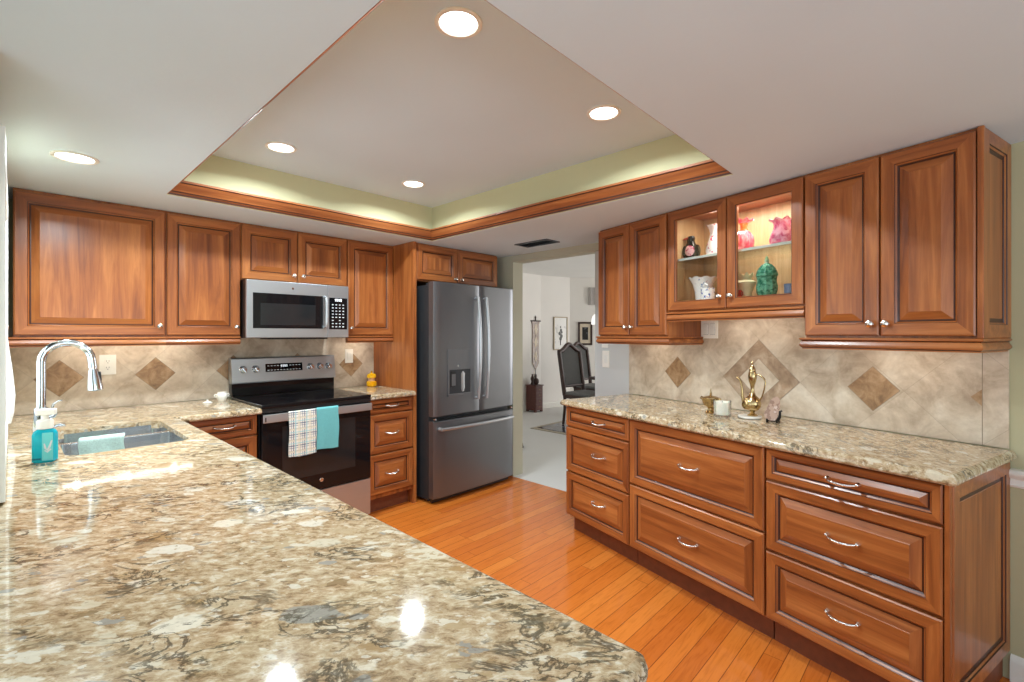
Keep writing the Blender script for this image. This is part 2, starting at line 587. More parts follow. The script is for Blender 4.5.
def box(bm, x0, x1, y0, y1, z0, z1, mi=0, bev=0.0):
    vs = [bm.verts.new((x, y, z)) for z in (z0, z1) for y in (y0, y1) for x in (x0, x1)]
    idx = [(0, 2, 3, 1), (4, 5, 7, 6), (0, 1, 5, 4), (2, 6, 7, 3), (0, 4, 6, 2), (1, 3, 7, 5)]
    fs = [bm.faces.new([vs[i] for i in f]) for f in idx]
    for f in fs:
        f.material_index = mi
    if bev > 0:
        es = list({e for f in fs for e in f.edges})
        r = bmesh.ops.bevel(bm, geom=es, offset=bev, segments=2, profile=0.6, affect='EDGES')
        for f in r['faces']:
            f.material_index = mi
    return fs


def obj(name, bm, mats, parent=None, smooth=True, angle=38):
    me = bpy.data.meshes.new(name)
    bmesh.ops.recalc_face_normals(bm, faces=bm.faces[:])
    bm.to_mesh(me)
    bm.free()
    for m in (mats if isinstance(mats, (list, tuple)) else [mats]):
        me.materials.append(M[m] if isinstance(m, str) else m)
    if smooth:
        for p in me.polygons:
            p.use_smooth = True
        me.set_sharp_from_angle(angle=radians(angle))
    o = bpy.data.objects.new(name, me)
    COL.objects.link(o)
    if smooth:
        wn = o.modifiers.new('weighted normals', 'WEIGHTED_NORMAL')
        wn.keep_sharp = True
    if parent:
        o.parent = parent
    return o


def tag(o, label, cat, group=None):
    o['label'] = label
    o['category'] = cat
    if group:
        o['group'] = group
    return o


def thing(name, label, cat, loc=(0, 0, 0), rot=0.0, group=None):
    o = bpy.data.objects.new(name, None)
    o.empty_display_size = 0.05
    COL.objects.link(o)
    o.location = loc
    o.rotation_euler = (0, 0, rot)
    return tag(o, label, cat, group)


def struct(name, bm, mats, smooth=False):
    o = obj(name, bm, mats, None, smooth)
    o['kind'] = 'structure'
    return o


def place(o, loc, rot=0.0):
    o.location = loc
    o.rotation_euler = (0, 0, rot)
    return o


def lathe(bm, prof, cx=0, cy=0, z=0, seg=24, mi=0, wave=None, sx=1, sy=1):
    """prof: list of (r, z[, mat]); wave(i_ring, angle) -> (dr, dz)"""
    rings = []
    for k, p in enumerate(prof):
        r, h = p[0], p[1]
        if r < 1e-6:
            rings.append([bm.verts.new((cx, cy, z + h))])
            continue
        ring = []
        for i in range(seg):
            a = 2 * pi * i / seg
            dr, dz = wave(k, a) if wave else (0, 0)
            ring.append(bm.verts.new((cx + (r + dr) * cos(a) * sx, cy + (r + dr) * sin(a) * sy, z + h + dz)))
        rings.append(ring)
    for k in range(len(rings) - 1):
        A, B = rings[k], rings[k + 1]
        m = prof[k][2] if len(prof[k]) > 2 else mi
        for i in range(seg):
            j = (i + 1) % seg
            if len(A) == 1 and len(B) == 1:
                continue
            if len(A) == 1:
                f = bm.faces.new((A[0], B[i], B[j]))
            elif len(B) == 1:
                f = bm.faces.new((A[i], B[0], A[j]))
            else:
                f = bm.faces.new((A[i], A[j], B[j], B[i]))
            f.material_index = m


def tube(bm, pts, radii, seg=10, mi=0, cap=True):
    pts = [Vector(p) for p in pts]
    n = len(pts)
    if not isinstance(radii, (list, tuple)):
        radii = [radii] * n
    tang = []
    for i in range(n):
        a, b = pts[max(0, i - 1)], pts[min(n - 1, i + 1)]
        tang.append((b - a).normalized())
    ref = Vector((0, 0, 1))
    if abs(tang[0].dot(ref)) > 0.9:
        ref = Vector((1, 0, 0))
    u = tang[0].cross(ref).normalized()
    rings = []
    for i in range(n):
        t = tang[i]
        u = (u - t * u.dot(t)).normalized()
        w = t.cross(u)
        r = radii[i]
        rings.append([bm.verts.new(pts[i] + (u * cos(2 * pi * k / seg) + w * sin(2 * pi * k / seg)) * r) for k in range(seg)])
    for i in range(n - 1):
        for k in range(seg):
            j = (k + 1) % seg
            bm.faces.new((rings[i][k], rings[i][j], rings[i + 1][j], rings[i + 1][k])).material_index = mi
    if cap:
        bm.faces.new(list(reversed(rings[0]))).material_index = mi
        bm.faces.new(rings[-1]).material_index = mi


def prism(bm, prof, O, A, B, L, length, mi=0, m0=0.0, m1=0.0, dark=(), dmi=0):
    """extrude 2-D profile (a,b) placed at O along L; ends mitred by m0/m1 (shift along L per unit a)"""
    O, A, B, L = Vector(O), Vector(A), Vector(B), Vector(L)
    r0 = [bm.verts.new(O + A * a + B * b + L * (m0 * a)) for a, b in prof]
    r1 = [bm.verts.new(O + A * a + B * b + L * (length + m1 * a)) for a, b in prof]
    n = len(prof)
    for i in range(n):
        j = (i + 1) % n
        bm.faces.new((r0[i], r0[j], r1[j], r1[i])).material_index = dmi if i in dark else mi
    bm.faces.new(list(reversed(r0))).material_index = mi
    bm.faces.new(r1).material_index = mi


def sphere(bm, c, r, seg=14, rings=8, mi=0, s=(1, 1, 1)):
    prof = [(max(0, r * sin(pi * k / rings)) if 0 < k < rings else 0, -r * cos(pi * k / rings)) for k in range(rings + 1)]
    n0 = len(bm.verts)
    lathe(bm, prof, 0, 0, 0, seg, mi)
    bm.verts.ensure_lookup_table()
    for v in bm.verts[n0:]:
        v.co = Vector((v.co.x * s[0] + c[0], v.co.y * s[1] + c[1], v.co.z * s[2] + c[2]))


def panel(bm, O, U, V, N, w, h, fw=0.056, t=0.02, slope=0.03, flat=False, horiz=False, hole=False):
    """raised-panel front. O = lower corner on the back plane; U,V in the face; N outward.
    materials: 0 upright grain, 1 level grain, 2 glaze"""
    O, U, V, N = Vector(O), Vector(U), Vector(V), Vector(N)
    if hole:
        R = [(0, 0, None), (0, t - 0.004, 's'), (0.004, t, 's'), (fw - 0.006, t, 's'), (fw - 0.003, t - 0.003, 'g'), (fw, t - 0.008, 's'), (fw, 0, 's')]
    elif flat:
        R = [(0, 0, None), (0, t - 0.004, 's'), (0.004, t, 's'), (fw - 0.008, t, 's'), (fw - 0.006, t - 0.004, 'g'), (fw, t - 0.007, 's'), (fw + 0.002, t - 0.010, 'g'), (fw + 0.016, t - 0.010, 'g'), (fw + 0.018, t - 0.009, 's')]
    else:
        R = [(0, 0, None), (0, t - 0.005, 's'), (0.005, t, 's'), (fw - 0.007, t, 's'), (fw - 0.005, t - 0.003, 'g'),
             (fw, t - 0.008, 's'), (fw + 0.004, t - 0.0125, 'g'), (fw + 0.0075, t - 0.0125, 'g'), (fw + 0.0075 + slope, t - 0.002, 's'),
             (fw + 0.009 + slope, t - 0.0008, 's')]
    rings = []
    for ins, d, _ in R:
        rings.append([bm.verts.new(O + U * a + V * b + N * d) for a, b in
                      ((ins, ins), (w - ins, ins), (w - ins, h - ins), (ins, h - ins))])
    for k in range(1, len(rings)):
        kind = R[k][2]
        for i in range(4):
            j = (i + 1) % 4
            f = bm.faces.new((rings[k - 1][i], rings[k - 1][j], rings[k][j], rings[k][i]))
            f.material_index = 2 if kind == 'g' else (1 if i in (0, 2) else 0)
    if hole:
        for i in range(4):
            j = (i + 1) % 4
            bm.faces.new((rings[-1][i], rings[-1][j], rings[0][j], rings[0][i])).material_index = 0
    else:
        bm.faces.new(rings[-1]).material_index = 1 if horiz else 0
        bm.faces.new(list(reversed(rings[0]))).material_index = 0


WM = ['wood_v', 'wood_h', 'glaze']
X, Y, Z = Vector((1, 0, 0)), Vector((0, 1, 0)), Vector((0, 0, 1))

# shared hardware meshes -------------------------------------------------------
_hw = {}


def knob(parent, x, y, z):
    if 'knob' not in _hw:
        bm = BM()
        lathe(bm, [(0.0, 0), (0.0085, 0), (0.0085, 0.002), (0.005, 0.004), (0.005, 0.012), (0.0125, 0.016), (0.0150, 0.021), (0.0135, 0.026), (0.007, 0.029), (0, 0.030)], seg=18)
        bmesh.ops.rotate(bm, verts=bm.verts[:], cent=(0, 0, 0), matrix=Matrix.Rotation(radians(90), 3, 'X'))
        o = obj('knob', bm, 'nickel', parent)
        _hw['knob'] = o
    else:
        o = _hw['knob'].copy()
        COL.objects.link(o)
        o.parent = parent
    o.location = (x, y, z)
    return o


def pull(parent, x, y, z):
    if 'pull' not in _hw:
        bm = BM()
        pts, rad = [], []
        n = 22
        for i in range(n + 1):
            u = -1 + 2 * i / n
            out = 0.028 * (1 - abs(u) ** 3.2) ** 0.8 if abs(u) < 1 else 0
            pts.append((u * 0.054, -0.004 - out, -0.007 * (1 - u * u)))
            r = 0.0042 + 0.0030 * (1 - u * u) + (0.0009 * cos(i * pi) if abs(u) < 0.6 else 0)
            rad.append(r)
        tube(bm, pts, rad, 10)
        for s in (-1, 1):
            n0 = len(bm.verts)
            lathe(bm, [(0, 0), (0.0088, 0), (0.0088, 0.003), (0.006, 0.008), (0.0052, 0.016), (0, 0.018)], seg=14)
            bm.verts.ensure_lookup_table()
            for v in bm.verts[n0:]:
                v.co = Vector((v.co.x + s * 0.053, -v.co.z, v.co.y))
            sphere(bm, (s * 0.053, -0.012, 0), 0.0072, 12, 6)
        o = obj('pull_handle', bm, 'nickel', parent)
        _hw['pull'] = o
    else:
        o = _hw['pull'].copy()
        COL.objects.link(o)
        o.parent = parent
    o.location = (x, y, z)
    return o


RAIL = [(0, 0.052), (0.018, 0.052), (0.022, 0.048), (0.022, 0.044), (0.017, 0.041), (0.013, 0.037), (0.017, 0.030), (0.021, 0.022), (0.021, 0.015), (0.017, 0.009), (0.012, 0.005), (0.012, 0.0), (0, 0)]


def cabinet(label, rot, x0, x1, yback, yface, z0, z1, fronts, group, cat='cabinet', rail=None, toe=False, hollow=False,
            rail_sides=(False, False), body_bottom=None, filler=None, end_panel=None, name='wall_cabinet'):
    """a cabinet in a run frame; fronts: (kind, x0, x1, z0, z1, pull) in run coordinates"""
    xc = (x0 + x1) / 2
    w = x1 - x0
    base = thing(name, label, cat, run(rot, xc, yback, z0), rot, group)
    D = yback - yface              # whole depth, front of doors at y = -D
    t = 0.02
    fy = -D + t                    # carcass front plane
    h = z1 - z0
    bm = BM()
    zb = 0.0
    if toe:
        zb = 0.115
        box(bm, -w / 2 + 0.002, w / 2 - 0.002, fy + 0.055, -0.004, 0, zb, 1)
    if hollow:
        s = 0.018
        box(bm, -w / 2, -w / 2 + s, fy, -0.004, zb, h, 0)
        box(bm, w / 2 - s, w / 2, fy, -0.004, zb, h, 0)
        box(bm, -w / 2 + s, w / 2 - s, fy, -0.004, zb, zb + 0.060, 2)
        box(bm, -w / 2 + s, w / 2 - s, fy, -0.004, h - s, h, 2)
        box(bm, -w / 2 + s, w / 2 - s, -0.010, -0.004, zb + s, h - s, 3)
        for q in (-1, 1):
            xa = q * (w / 2 - s)
            box(bm, min(xa, xa - q * 0.002), max(xa, xa - q * 0.002), fy + 0.021, -0.0105, zb + 0.0605, h - s, 3)
        mid = 0.0
        # face frame
        for a, b in ((-w / 2 + s, -w / 2 + 0.038), (w / 2 - 0.038, w / 2 - s)):
            box(bm, a, b, fy, fy + 0.02, zb + s, h - s, 0)
        box(bm, -w / 2 + 0.038, w / 2 - 0.038, fy, fy + 0.02, h - 0.04, h - s, 2)
        box(bm, -w / 2 + 0.038, w / 2 - 0.038, fy - 0.0004, fy + 0.02, zb + s, zb + 0.0605, 2)
        box(bm, -0.018, 0.018, fy, fy + 0.018, zb + 0.045, h - 0.04, 0)
    else:
        box(bm, -w / 2, w / 2, fy, -0.004, zb, h, 0)
    obj('body', bm, ['wood_v', 'toe', 'wood_h', 'maple_inside'], base, False)
    if toe:
        pass
    for (kind, a, b, c, d, pl) in fronts:
        a, b, c, d = a - xc, b - xc, c - z0, d - z0
        bm = BM()
        pw, ph = b - a, d - c
        # built about its own lower-left corner so that each front has its own grain origin
        small = ph < 0.2
        fw = 0.034 if small else (0.05 if kind == 'drawer' else 0.056)
        sl = 0.018 if small else 0.03
        panel(bm, (0, 0, 0), X, Z, -Y, pw, ph, fw=fw, slope=sl, horiz=(kind == 'drawer'), hole=(kind == 'glass'))
        o = obj('drawer' if kind == 'drawer' else 'door', bm, WM, base, False)
        o.location = (a, fy - 0.0008, c)
        if kind == 'glass':
            g = BM()
            box(g, 0.052, pw - 0.052, -0.010, -0.006, 0.052, ph - 0.052)
            obj('pane', g, 'pane', o, False)
        if pl:
            if pl[0] == 'knob':
                knob(o, pl[1] - xc - a, -t + 0.0005, pl[2] - z0 - c)
            else:
                pull(o, pl[1] - xc - a, -t + 0.0005, pl[2] - z0 - c)
    if rail:
        r0, r1 = rail
        bm = BM()
        lo, hi = (-w / 2, w / 2)
        prism(bm, RAIL, (lo, -D + t, r0 - z0), -Y, Z * ((r1 - r0) / 0.052), X, w, 0,
              m0=-1 if rail_sides[0] else 0, m1=1 if rail_sides[1] else 0, dark=(4, 9), dmi=1)
        for k, sgn in ((0, -1), (1, 1)):
            if rail_sides[k]:
                prism(bm, RAIL, (sgn * w / 2, -D + t, r0 - z0), X * sgn, Z * ((r1 - r0) / 0.052), Y, D - t - 0.004, 0, m0=-1, dark=(4, 9), dmi=1)
        box(bm, lo, hi, -D + t - 0.0005, -D + t + 0.015, r0 - z0 + 0.002, 0.0, 0)
        obj('light_rail', bm, ['wood_h', 'glaze'], base, True, 25)
    if end_panel:
        # on the +x side of the run
        p0, p1, ex = end_panel
        bm = BM()
        panel(bm, (w / 2, fy, p0 - z0), Y, Z, X, D - t - 0.004, p1 - p0, fw=0.06, t=ex, flat=True)
        obj('end_panel', bm, WM, base, False)
    if filler:
        bm = BM()
        for a, b, c, d in filler:
            box(bm, a - xc, b - xc, -D + 0.002, fy + 0.001, c - z0, d - z0, 0, 0.003)
        obj('corner_post', bm, ['wood_v'], base, False)
    return base


# ================================================================== STRUCTURE
ZS, ZC = 2.12, 2.39
CX0, CX1, CY0, CY1 = 0.57, 2.335, 0.775, 3.10      # recessed tray in the ceiling
bm = BM()
XR, XL, YF, YBK = 3.447, -1.4, -3.1, 3.95
for a, b, c, d in ((XL, CX0, YF, CY0), (XL, CX0, CY0, CY1), (XL, CX0, CY1, YBK), (CX1, XR, YF, CY0), (CX1, XR, CY0, CY1), (CX1, XR, CY1, YBK),
                   (CX0, CX1, YF, CY0), (CX0, CX1, CY1, YBK)):
    box(bm, a, b, c, d, ZS, ZC + 0.02, 0)
box(bm, CX0 - 0.1, CX1 + 0.1, CY0 - 0.1, CY1 + 0.1, ZC, ZC + 0.1, 2)
for f in bm.faces:
    c = f.calc_center_median()
    if abs(f.normal.z) < 0.1 or True:
        f.normal_update()
        if abs(f.normal.z) < 0.1 and CX0 - 0.001 <= c.x <= CX1 + 0.001 and CY0 - 0.001 <= c.y <= CY1 + 0.001 and c.z < ZC + 0.05:
            f.material_index = 1
struct('ceiling', bm, ['soffit', 'green', 'ceil_top'])

# crown moulding round the tray
bm = BM()
PR = [(0, 0.004), (0.005, 0.004), (0.007, 0.012), (0.014, 0.017), (0.016, 0.024), (0.022, 0.030), (0.034, 0.042), (0.046, 0.054), (0.050, 0.062), (0.057, 0.067), (0.057, 0.078), (0, 0.078)]
lx, ly = CX1 - CX0, CY1 - CY0
e = 0.0006
prism(bm, PR, (CX0 + e, CY1 - e, ZS), -Y, Z, X, lx - 2 * e, 0, m0=1, m1=-1, dark=(1, 3, 8), dmi=2)
prism(bm, PR, (CX0 + e, CY0 + e, ZS), Y, Z, X, lx - 2 * e, 0, m0=1, m1=-1, dark=(1, 3, 8), dmi=2)
prism(bm, PR, (CX0 + e, CY0 + e, ZS), X, Z, Y, ly - 2 * e, 1, m0=1, m1=-1, dark=(1, 3, 8), dmi=2)
prism(bm, PR, (CX1 - e, CY0 + e, ZS), -X, Z, Y, ly - 2 * e, 1, m0=1, m1=-1, dark=(1, 3, 8), dmi=2)
struct('trim_1', bm, ['crown_h', 'crown_y', 'glaze'], True)

# thin caulk bead round the tray's lower edge
# floors
bm = BM()
box(bm, XL, 3.31, YF, YBK, -0.06, 0, 0)
struct('floor', bm, 'floor')
bm = BM()
box(bm, 3.31, 10.2, -2.0, 7.4, -0.06, 0.0, 0)
struct('floor', bm, 'far_floor')

# walls
bm = BM()
box(bm, -0.13, 3.31, 3.825, 3.95, 0, ZS + 0.15, 0)
struct('wall_back', bm, 'sage')

bm = BM()      # wall with the opening to the dining room
box(bm, 3.31, 3.447, 3.12, 3.95, 0, 2.6, 0)
box(bm, 3.31, 3.447, 2.0, 3.12, 2.06, 2.6, 0)
struct('wall_far', bm, 'shaded_sage')

# angled wall of the buffet run (built in its own frame)
def structB(name, bm, mats, smooth=False):
    o = struct(name, bm, mats, smooth)
    o.rotation_euler = (0, 0, ROT_B)
    return o


bm = BM()
box(bm, -3.03, -2.60, 2.662, 2.78, 0, 2.10, 1)
box(bm, -2.60, 3.4, 2.662, 2.78, 0, 2.30, 0)
structB('wall_right', bm, ['sage', 'blue_grey'])

# travertine splash panels with accent tiles
def diamond(bm, cx, cz, r, y, mi, t=0.0015):
    pts = [(cx + r, cz), (cx, cz + r), (cx - r, cz), (cx, cz - r)]
    a = [bm.verts.new((x, y, z)) for x, z in pts]
    b = [bm.verts.new((x, y - t, z)) for x, z in pts]
    f = bm.faces.new(b)
    f.material_index = mi
    for i in range(4):
        bm.faces.new((a[i], a[(i + 1) % 4], b[(i + 1) % 4], b[i])).material_index = mi


bm = BM()
# object origin sits at an accent tile centre so that joints line up
o0 = Vector((0.190, 3.825, 1.110))
box(bm, -0.03 - o0.x, 2.228 - o0.x, -0.010, -0.0005, 0.9145 - o0.z, 1.40 - o0.z, 0)
for k in range(5):
    cx = 0.455 * k
    if cx + o0.x < 2.13:
        diamond(bm, cx, 0, 0.108, -0.0098, 2)
        diamond(bm, cx, 0, 0.105, -0.0102, 1)
o = struct('trim_2', bm, ['travertine', 'accent', 'grout'])
o.location = o0

bm = BM()
oB = run(ROT_B, -2.175, 2.662, 1.108)
lx0 = 2.175
box(bm, -2.63 + lx0, -0.577 + lx0, -0.010, -0.0005, 0.9145 - 1.108, 1.56 - 1.108, 0)
for by in (2.175, 1.035):
    diamond(bm, -by + lx0, 0, 0.108, -0.0098, 2)
    diamond(bm, -by + lx0, 0, 0.105, -0.0102, 1)
# half accent at the end of the field and the joint of the cut end strip
ax = -0.654 + lx0
v3 = [bm.verts.new((ax, -0.0112, 0.034)), bm.verts.new((ax - 0.034, -0.0112, 0.0)), bm.verts.new((ax, -0.0112, -0.034))]
bm.faces.new(v3).material_index = 1
box(bm, ax, ax + 0.0025, -0.0106, -0.0098, 0.9145 - 1.108, 1.33 - 1.108, 2)
# mitred border lozenge
cx, R1, R2 = -1.600 + lx0, 0.226, 0.118
diamond(bm, cx, 0.0, R1 + 0.003, -0.0098, 2)
diamond(bm, cx, 0.0, R1, -0.0102, 3)
diamond(bm, cx, 0.0, R2 + 0.003, -0.0112, 2, 0.001)
diamond(bm, cx, 0.0, R2, -0.0114, 0, 0.0012)
o = struct('trim_3', bm, ['travertine', 'accent', 'grout', 'border'])
o.location = oB
o.rotation_euler = (0, 0, ROT_B)

# chair rail and baseboard on the buffet wall, right of the tiles
bm = BM()
CR = [(0, 0), (0.010, 0.002), (0.014, 0.010), (0.010, 0.018), (0.010, 0.034), (0.018, 0.040), (0.026, 0.052), (0.026, 0.062), (0.020, 0.070), (0, 0.074)]
prism(bm, CR, (-0.5725, 2.6615, 0.765), -Y, Z, X, 3.9, 0)
structB('trim_4', bm, 'white_paint', True)
bm = BM()
BB = [(0, 0), (0.015, 0), (0.015, 0.075), (0.011, 0.085), (0.008, 0.098), (0, 0.105)]
prism(bm, BB, (-0.5725, 2.6615, 0.0), -Y, Z, X, 3.9, 0)
structB('baseboard_right', bm, 'white_paint', True)

# left wall with the sink window, jogging out to a glazed bay beside the camera
bm = BM()
wy0, wy1, wz0, wz1 = 1.96, 3.02, 0.99, 1.86
box(bm, -0.16, -0.03, 1.84, wy0, 0, ZS, 0)
box(bm, -0.16, -0.03, wy1, 3.95, 0, ZS, 0)
box(bm, -0.16, -0.03, wy0, wy1, 0, wz0, 0)
box(bm, -0.16, -0.03, wy0, wy1, wz1, ZS, 0)
struct('wall_left', bm, 'sage')
bm = BM()
box(bm, -0.16, -0.012, 1.865, 1.955, 0.916, 1.93, 0, 0.004)
box(bm, -0.16, -0.012, 3.025, 3.09, 0.916, 1.93, 0, 0.004)
box(bm, -0.16, -0.012, 1.955, 3.025, 1.865, 1.93, 0, 0.004)
box(bm, -0.16, -0.012, 1.955, 3.025, 0.958, 0.985, 0, 0.004)
box(bm, -0.11, -0.08, 1.96, 3.02, 1.41, 1.44, 0)
box(bm, -0.098, -0.094, 1.96, 3.02, 0.99, 1.86, 1)
struct('window_1', bm, ['white_paint', 'pane'], True)
bm = BM()
box(bm, -1.5, -0.16, 1.84, 1.96, 0, ZS, 0)
box(bm, -1.5, -1.4, 1.3, 1.84, 0, ZS, 0)
box(bm, -1.5, -1.4, -3.1, -2.5, 0, ZS, 0)
box(bm, -1.5, -1.4, -2.5, 1.3, 2.1, ZS, 0)
struct('wall_side', bm, 'sage')
bm = BM()
box(bm, -1.4, -1.3, -3.1, -3.0, 0, ZS, 0)
box(bm, 1.75, 2.1, -3.1, -3.0, 0, ZS, 0)
box(bm, -1.3, 1.75, -3.1, -3.0, 2.09, ZS, 0)
struct('wall_front', bm, 'sage')

# ------------------------------------------------------------------ dining room shell
def seg_wall(bm, p, q, z0, z1, th=0.1, mi=0):
    p, q = Vector((*p, 0)), Vector((*q, 0))
    d = (q - p).normalized()
    n = Vector((-d.y, d.x, 0))          # away from the camera side
    vs = [bm.verts.new(v + Z * z) for z in (z0, z1) for v in (p, q, q + n * th, p + n * th)]
    for f in ((0, 1, 2, 3), (4, 5, 6, 7), (0, 1, 5, 4), (1, 2, 6, 5), (2, 3, 7, 6), (3, 0, 4, 7)):
        bm.faces.new([vs[i] for i in f]).material_index = mi


bm = BM()
seg_wall(bm, (3.447, 5.6), (6.69, 5.6), 0, 2.46)
seg_wall(bm, (6.69, 5.6), (7.34, 5.42), 0, 2.46)
seg_wall(bm, (7.34, 5.42), (9.6, 3.4), 0, 2.46)
seg_wall(bm, (9.6, -1.2), (3.5, -1.2), 0, 2.46)
struct('wall_dining', bm, 'cream_wall')
bm = BM()
box(bm, 3.447, 10.2, -2.0, 7.4, 2.45, 2.55, 0)
struct('ceiling', bm, 'far_ceil')
bm = BM()
def seg_base(p, q):
    p, q = Vector((*p, 0)), Vector((*q, 0))
    d = (q - p).normalized()
    n = Vector((d.y, -d.x, 0))
    prism(bm, BB, p, n, Z, d, (q - p).length)
seg_base((3.46, 5.599), (6.69, 5.599))
seg_base((6.69, 5.599), (7.34, 5.419))
seg_base((7.34, 5.419), (9.6, 3.399))
struct('baseboard_dining', bm, 'white_paint', True)

# ================================================================== CABINETS, back wall
YB = 3.825
UF = 3.497
UP = 'wall cabinets along the stove wall'
cabinet('widest wall cabinet with one wide raised-panel door, left end of the stove wall', ROT_A, 0.003, 0.643, YB, UF, 1.352, ZS - 0.001,
        [('door', 0.005, 0.637, 1.362, 2.104, ('knob', 0.609, 1.415))], UP, rail=(1.300, 1.352), rail_sides=(True, False))
cabinet('tall narrow wall cabinet left of the microwave', ROT_A, 0.643, 1.052, YB, UF, 1.352, ZS - 0.001,
        [('door', 0.647, 1.050, 1.362, 2.104, ('knob', 1.023, 1.415))], UP, rail=(1.300, 1.352))
cabinet('short two-door wall cabinet directly above the microwave', ROT_A, 1.055, 1.812, YB, UF, 1.736, ZS - 0.001,
        [('door', 1.060, 1.428, 1.742, 2.104, ('knob', 1.396, 1.790)), ('door', 1.433, 1.808, 1.742, 2.104, ('knob', 1.463, 1.790))], UP)
cabinet('narrow wall cabinet between microwave and refrigerator panel', ROT_A, 1.815, 2.228, YB, UF, 1.352, ZS - 0.001,
        [('door', 1.818, 2.225, 1.362, 2.104, ('knob', 1.842, 1.415))], UP, rail=(1.300, 1.352))
# refrigerator end panel and cabinet above
bm = BM()
box(bm, -0.0145, 0.0145, -0.618, -0.004, 0.0, ZS - 0.001, 0, 0.0015)
tag(place(obj('end_panel', bm, 'wood_v', None, False), (2.245, YB, 0)), 'tall plain wood panel standing against the left side of the refrigerator', 'cabinet panel')
cabinet('short deep two-door cabinet above the refrigerator', ROT_A, 2.262, 3.200, YB, 3.217, 1.806, ZS - 0.001,
        [('door', 2.275, 2.702, 1.816, 2.108, ('knob', 2.668, 1.848)), ('door', 2.708, 3.196, 1.816, 2.108, ('knob', 2.740, 1.848))], UP)

BF = 3.18
LOW = 'base cabinets beside the range'
cabinet('base cabinet with drawer over door left of the range, in the counter corner', ROT_A, 0.62, 1.052, YB, BF, 0, 0.874,
        [('drawer', 0.690, 1.050, 0.748, 0.868, ('pull', 0.868, 0.815)), ('door', 0.690, 1.050, 0.130, 0.738, None)], LOW, toe=True, name='base_cabinet')
cabinet('three-drawer base cabinet between the range and the refrigerator', ROT_A, 1.832, 2.228, YB, BF + 0.028, 0, 0.874,
        [('drawer', 1.834, 2.226, 0.765, 0.868, ('pull', 2.030, 0.820)), ('drawer', 1.834, 2.226, 0.462, 0.752, ('pull', 2.030, 0.610)),
         ('drawer', 1.834, 2.226, 0.150, 0.449, ('pull', 2.030, 0.300))], LOW, toe=True, name='base_cabinet')

# base cabinets under the sink counter (face +x, hidden from the photo's viewpoint by the counter)
for i, (a, b, lab) in enumerate(((0.40, 1.30, 'base cabinet under the near end of the long counter'), (1.30, 2.32, 'base cabinet under the middle of the long counter'),
                                 (2.32, 3.13, 'base cabinet under the sink'))):
    m = (a + b) / 2
    cabinet(lab, ROT_C, a, b, -0.0, -0.585, 0, 0.69 if i == 2 else 0.874,
            [('door', a + 0.004, m - 0.003, 0.13, 0.69 if i == 2 else 0.868, ('knob', m - 0.03, 0.64)), ('door', m + 0.003, b - 0.004, 0.13, 0.69 if i == 2 else 0.868, ('knob', m + 0.03, 0.64))],
            'base cabinets under the long counter', toe=True, name='base_cabinet')

# ================================================================== CABINETS, buffet wall
WBK = 2.662
UPB = 'wall cabinets above the buffet'
U_F = 2.322
cabinet('narrow two-door wall cabinet at the doorway end of the buffet', ROT_B, -2.611, -1.990, WBK, U_F, 1.352, ZS - 0.001,
        [('door', -2.609, -2.306, 1.362, 2.106, ('knob', -2.328, 1.415)), ('door', -2.300, -1.994, 1.362, 2.106, ('knob', -2.276, 1.415))],
        UPB, rail=(1.300, 1.352), rail_sides=(True, True))
glasscab = cabinet('glass-fronted wall cabinet displaying coloured vases', ROT_B, -1.988, -1.184, WBK, U_F, 1.500, ZS - 0.001,
                   [('glass', -1.978, -1.588, 1.510, 2.106, ('knob', -1.622, 1.574)), ('glass', -1.582, -1.188, 1.510, 2.106, ('knob', -1.556, 1.574))],
                   UPB, rail=(1.445, 1.500), hollow=True)
bm = BM()
box(bm, -0.382, 0.382, -0.300, -0.012, 0.313, 0.323)
gs = obj('glass_shelf', bm, 'shelf_glass', glasscab, False)
bm = BM()
box(bm, -0.382, 0.382, -0.304, -0.3002, 0.310, 0.3235)
obj('front_edge', bm, 'shelf_edge', gs, False)
cabinet('large two-door wall cabinet at the right end of the buffet', ROT_B, -1.182, -0.590, WBK, U_F, 1.352, ZS - 0.001,
        [('door', -1.180, -0.887, 1.362, 2.106, ('knob', -0.912, 1.411)), ('door', -0.881, -0.590, 1.362, 2.106, ('knob', -0.858, 1.411))],
        UPB, rail=(1.300, 1.352), rail_sides=(True, True), end_panel=(1.352, ZS - 0.001, 0.020), filler=[(-0.586, -0.568, 1.352, ZS - 0.002)])

LB = 'drawer cabinets of the buffet'
B_F = 2.032


def drawers3(a, b, lab, xp):
    return cabinet(lab, ROT_B, a, b, WBK, B_F, 0, 0.874,
                   [('drawer', a + 0.004, b - 0.004, 0.737, 0.868, ('pull', xp, 0.803)), ('drawer', a + 0.004, b - 0.004, 0.430, 0.726, ('pull', xp, 0.592 if xp < -2 else 0.580)),
                    ('drawer', a + 0.004, b - 0.004, 0.126, 0.418, ('pull', xp, 0.290 if xp < -2 else 0.280))], LB, toe=True, name='drawer_cabinet',
                   end_panel=(0.115, 0.873, 0.020) if b > -1 else None,
                   filler=[(b, b + 0.016, 0.115, 0.872)] if b > -1 else None)


drawers3(-2.618, -2.018, 'narrow three-drawer buffet cabinet beside the doorway', -2.275)
cabinet('middle buffet cabinet with two wide deep drawers', ROT_B, -2.016, -1.201, WBK, B_F, 0, 0.874,
        [('drawer', -2.013, -1.205, 0.498, 0.868, ('pull', -1.598, 0.688)), ('drawer', -2.013, -1.205, 0.126, 0.487, ('pull', -1.600, 0.305))], LB, toe=True, name='drawer_cabinet')
drawers3(-1.199, -0.593, 'three-drawer buffet cabinet at the right end with panelled side', -0.893)


